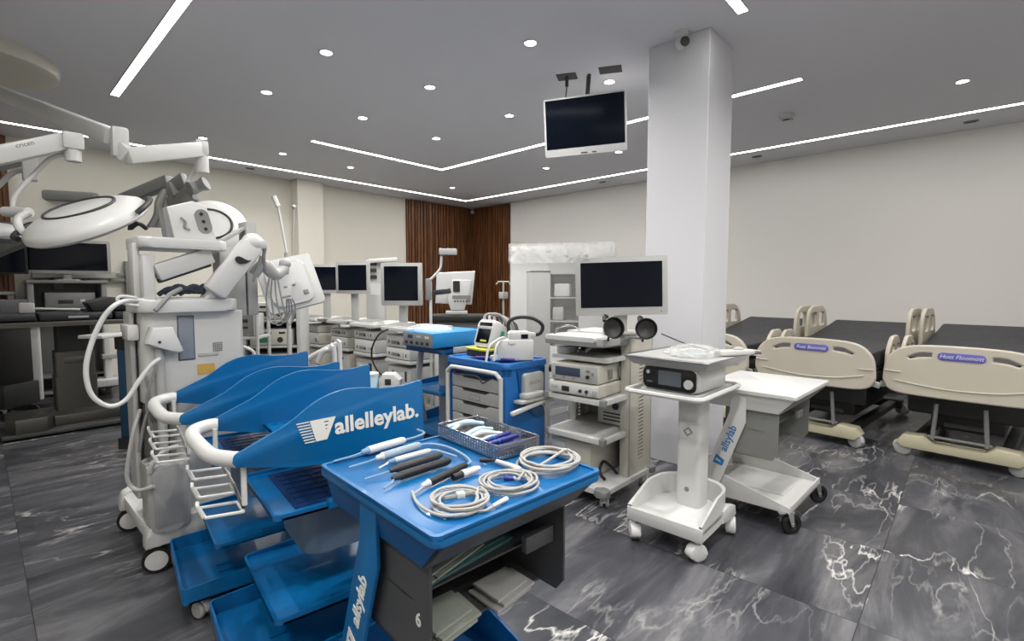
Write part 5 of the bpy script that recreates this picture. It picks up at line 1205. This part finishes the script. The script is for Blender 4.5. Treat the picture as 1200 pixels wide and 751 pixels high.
c = PD(14, 330, 6.2); monitor_cart2 = cabinet_cart('dark trolley at the picture edge carrying the black monitor', Vector((c.x-.27, c.y, 0)), 0, .5, 1.36)
monitor('display_monitor', 'black monitor at the picture edge beside the wide grey framed one', (c.x-.2, c.y+.1, 1.40), R(-14), .72, .50, CHAR, .02, .06, 0, .22, True, .02)
OT = Vector((.7, 7.05, 0)); 
t = thing('operating_table', 'black topped operating table on a steel pedestal with stepped metal base', 'operating table', OT)
G().box(-.6, .55, -.5, -.02, .02, .06, .01).part('base_plate', t, DGREY)
g = G(); g.prism([(-.56, -.42), (-.50, -.50), (-.28, -.50), (-.22, -.36), (-.22, .0), (-.56, .0)], .05, .2, 'z', .012); g.part('base_foot', t, DSTEEL)
g = G(); g.box(-.22, .75, -.38, .1, .05, .17, .01).box(-.22, .7, -.44, .12, .03, .07, .006); g.part('base_block', t, DSTEEL)
g = G(); g.rbox(-.18, .16, -.12, .2, .16, .52, .02).rbox(-.17, .15, -.11, .19, .52, .78, .02).box(-.1, .1, -.117, -.113, .66, .72, .002); g.part('pedestal', t, DSTEEL)
G().rbox(-.15, .13, -.09, .17, .78, 1.06, .02).part('bellows', t, BLACK)
g = G(); g.box(-.62, .72, -.24, .32, 1.06, 1.11, .01).box(-.62, .74, -.29, -.27, 1.06, 1.085).box(-.62, .74, .34, .36, 1.06, 1.085); g.part('table_frame', t, DSTEEL)
for x0, x1, z in ((-.95, -.3, 1.12), (-.28, .3, 1.115), (.32, .85, 1.115)): g = G(); g.box(x0, x1, -.26, .34, z, z+.075, .02); g.part('pad', t, VINYL)
G().box(-.06, .1, -.263, -.258, 1.14, 1.16).part('label_plate', t, LGREY)
g = G(); g.prism([(.05, 0), (.5, .02), (.55, .12), (.2, .16), (.0, .1)], -.2, .2, 'y', .03); o = g.part('head_rest', t, CHAR); o.location = (.1, .05, 1.19)
G().bar((-.3, -.1, 1.24), (.05, -.12, 1.22), .05, .02, .008).part('arm_board', t, WHITE)
G().box(-.42, -.3, -.2, -.05, 1.195, 1.3, .02).part('clamp', t, LGREY)
# small things around the table
c = PD(58, 470, 6.0); u = thing('white_stand', 'white pedestal stand with hanging black tubes behind the operating table foot', 'stand', (c.x-.1, c.y+.1, 0)); G().lathe([(.2, .0), (.2, .06), (.14, .09), (.001, .09)], None, 20).part('base', u, CHAR); G().rbox(-.05, .06, -.05, .05, .08, 1.02, .03).part('column', u, WHITE); G().lathe([(.001, 1.02), (.17, 1.02), (.17, 1.05), (.001, 1.05)], None, 20).part('top', u, LGREY)
for i in range(3): G().tube([(-.22+.06*i, -.06, .98), (-.22+.05*i, -.08, .5), (-.16+.03*i, -.08, .36), (-.08, -.08, .42)], .018, 7, sm=4).part('black_tube', u, BLACK)
c = PD(128, 445, 6.6); u = thing('wheeled_stand', 'white wheeled stand with rounded base behind the hose loop', 'stand', (c.x, c.y, 0)); G().rbox(-.28, .22, -.18, .2, .16, .24, .08, 'z', .02).part('base', u, WHITE); G().rbox(-.04, .04, 0, .1, .24, 1.0, .02).rbox(.16, .22, 0, .1, .24, .95, .02).part('column', u, WHITE); G().box(-.06, .2, -.02, .12, .5, .56, .006).part('crossbar', u, LGREY)
for x in (-.22, .16):
    for y in (-.12, .14): caster(u, x, y, .06, 'black', 30, .17)
c = PD(118, 440, 7.4); u = thing('storage_cabinet', 'grey cabinet with dark slots behind the white wheeled stand', 'cabinet', (c.x+.1, c.y, 0)); G().box(-.3, .35, 0, .4, .05, .85, .01).part('body', u, LGREY); G().box(-.32, .37, -.01, .42, 0, .05).part('plinth', u, DGREY); G().box(.05, .2, -.006, .0, .62, .74).part('slot', u, CHAR)
c = PD(143, 440, 4.4); u = thing('blue_bin_cart', 'blue cabinet with a dark lid just behind the anaesthesia machine', 'cabinet', (c.x, c.y, 0), FACE); G().box(-.04, .2, 0, .4, .1, .9, .01).part('body', u, mat('dull blue', rgb(30, 74, 104), .5)); G().box(-.05, .21, -.01, .41, .9, 1.02, .01).part('lid', u, CHAR)
G().box(-.05, .2, -.02, .4, 0, .1).part('plinth', u, CHAR); G().box(-.16, .05, -.25, .05, 1.02, 1.05, .008).part('flap', u, WHITE)
c = PD(10, 400, 5.2); u = thing('dark_trolley', 'dark trolley with a white tube frame and stacked boxes at the picture edge', 'trolley', (c.x-.18, c.y+.2, 0), FACE)
G().box(-.3, .18, .0, .4, .15, .4, .01).part('base_box', u, CHAR); G().box(-.3, .12, .02, .4, .4, 1.05, .01).part('cabinet', u, BLACK); G().box(-.32, .2, -.02, .42, 1.05, 1.1, .008).part('top', u, CHAR)
G().tube([(-.25, -.03, 1.0), (.1, -.03, 1.0), (.14, -.03, .96), (.14, -.03, .44), (.1, -.03, .4), (-.25, -.03, .4)], .018, 8, sm=3).part('tube_frame', u, WMET)
for i in range(4): G().box(-.26, .06, -.012, .02, .45+.12*i, .53+.12*i, .004).part('drawer', u, DGREY)
for x in (-.22, .12):
    for y in (.06, .34): caster(u, x, y, .065, 'black', 20, .16)
device('terminal_box', 'grey box with a white edge on the dark trolley', 'box', T(c.x-.18, c.y+.2, 1.1) @ Matrix.Rotation(FACE, 4, 'Z') @ Vector((.0, .05, 0)), FACE+PI/2, .3, .3, .22, DGREY, GREY, [('btn', 0, .17, .26, .03, WHITE)])
c = PY(150, 322, 9.1); u = thing('wall_rail', 'grey wall mounted rail fitting between the far monitors', 'rail', (c.x, 9.2, c.z)); G().box(-.22, .1, -.08, -.04, -.02, .02, .005).box(-.22, .1, -.08, -.04, -.1, -.06, .005).part('bars', u, GREY); G().box(-.03, .03, -.1, 0, -.3, .2, .006).part('bracket', u, GREY)
c = PY(118, 322, 9.0); u = thing('monitor_shelf', 'pale wall shelf stub behind the wide dark monitor', 'shelf', (c.x, 9.2, c.z-.05)); G().box(-.7, .15, -.3, 0, 0, .1, .01).part('board', u, LGREY); G().box(-.5, -.4, -.2, 0, -.15, 0, .006).part('bracket', u, GREY)

# ------------------------------------------------ loose things between the carts
P0 = PD(318, 326, 2.75)
o = G()
for i in range(4): o.tube([PD(316+3*i, 324, 2.8)-P0, PD(312+6*i, 350, 2.8)-P0, PD(318+7*i, 378+3*(i % 2), 2.8)-P0, PD(334+4*i, 372-4*i, 2.8)-P0, PD(336+2*i, 350, 2.78)-P0], .0045, 7, sm=5)
o = o.part('monitor_cables', None, GREY); o.location = P0; tag(o, 'grey cables hanging in loops below the anaesthesia monitor', 'cable')
c0 = PD(470, 384, 4.45); pts = [(455, 386), (444, 392), (436, 408), (437, 424), (446, 438), (462, 446)]
o = G().tube([PD(x, y, 4.42)-c0 for x, y in pts], .008, 7, sm=6).part('black_cable', None, BLACK); o.location = c0; tag(o, 'black cable bowing out before the cart under the square monitor', 'cable')
c = PD(378, 420, 3.9); u = thing('walking_frame', 'white tubular frame behind the blue winged carts', 'frame', (c.x, c.y, 0), FACE)
l = lambda px, py, d=3.9: FRI @ PD(px, py, d)
FRI = (T(c.x, c.y, 0) @ Matrix.Rotation(FACE, 4, 'Z')).inverted()
G().tube([l(350, 428), l(372, 414), l(388, 406), l(396, 403), l(398, 412), (l(398, 412).x, 0, .02)], .02, 10, sm=4).part('tube', u, WHITE)
G().tube([l(372, 424, 3.85), l(378, 413, 3.85), l(386, 410, 3.85), l(392, 416, 3.85), (l(392, 416, 3.85).x, -.04, .02)], .02, 10, sm=4).part('tube', u, WHITE)
G().tube([l(350, 428), (l(350, 428).x, 0, .02)], .02, 10).part('leg', u, WHITE); G().bar((l(350, 428).x, 0, .3), (l(398, 412).x, 0, .3), .03, .03, .006).part('cross_bar', u, WHITE)
c = PD(446, 445, 4.05); u = thing('suction_stand', 'low white stand with a clear jar and a white pump head before the square monitor', 'stand', (c.x, c.y, 0), FACE)
G().rbox(-.16, .16, -.1, .1, .55, .6, .03, 'z', .006).part('platform', u, WMET); G().cyl((0, 0, .03), (0, 0, .56), .03).part('pole', u, LGREY); G().rbox(-.14, .14, -.12, .12, 0, .04, .04, 'z', .006).part('base', u, LGREY)
G().lathe([(.001, .6), (.06, .6), (.07, .72), (.065, .73), (.001, .73)], T(-.09, 0, 0), 20).part('jar', u, TINTB); G().lathe([(.001, .73), (.074, .73), (.074, .75), (.001, .755)], T(-.09, 0, 0), 20).part('jar_lid', u, WHITE)
g = G(); g.prism([(.0, .6), (.16, .6), (.17, .70), (.12, .75), (.03, .75), (-.0, .70)], -.06, .06, 'y', .012); g.part('pump_head', u, WHITE); G().box(.05, .1, -.065, -.055, .66, .71, .003).part('dial', u, CHAR)
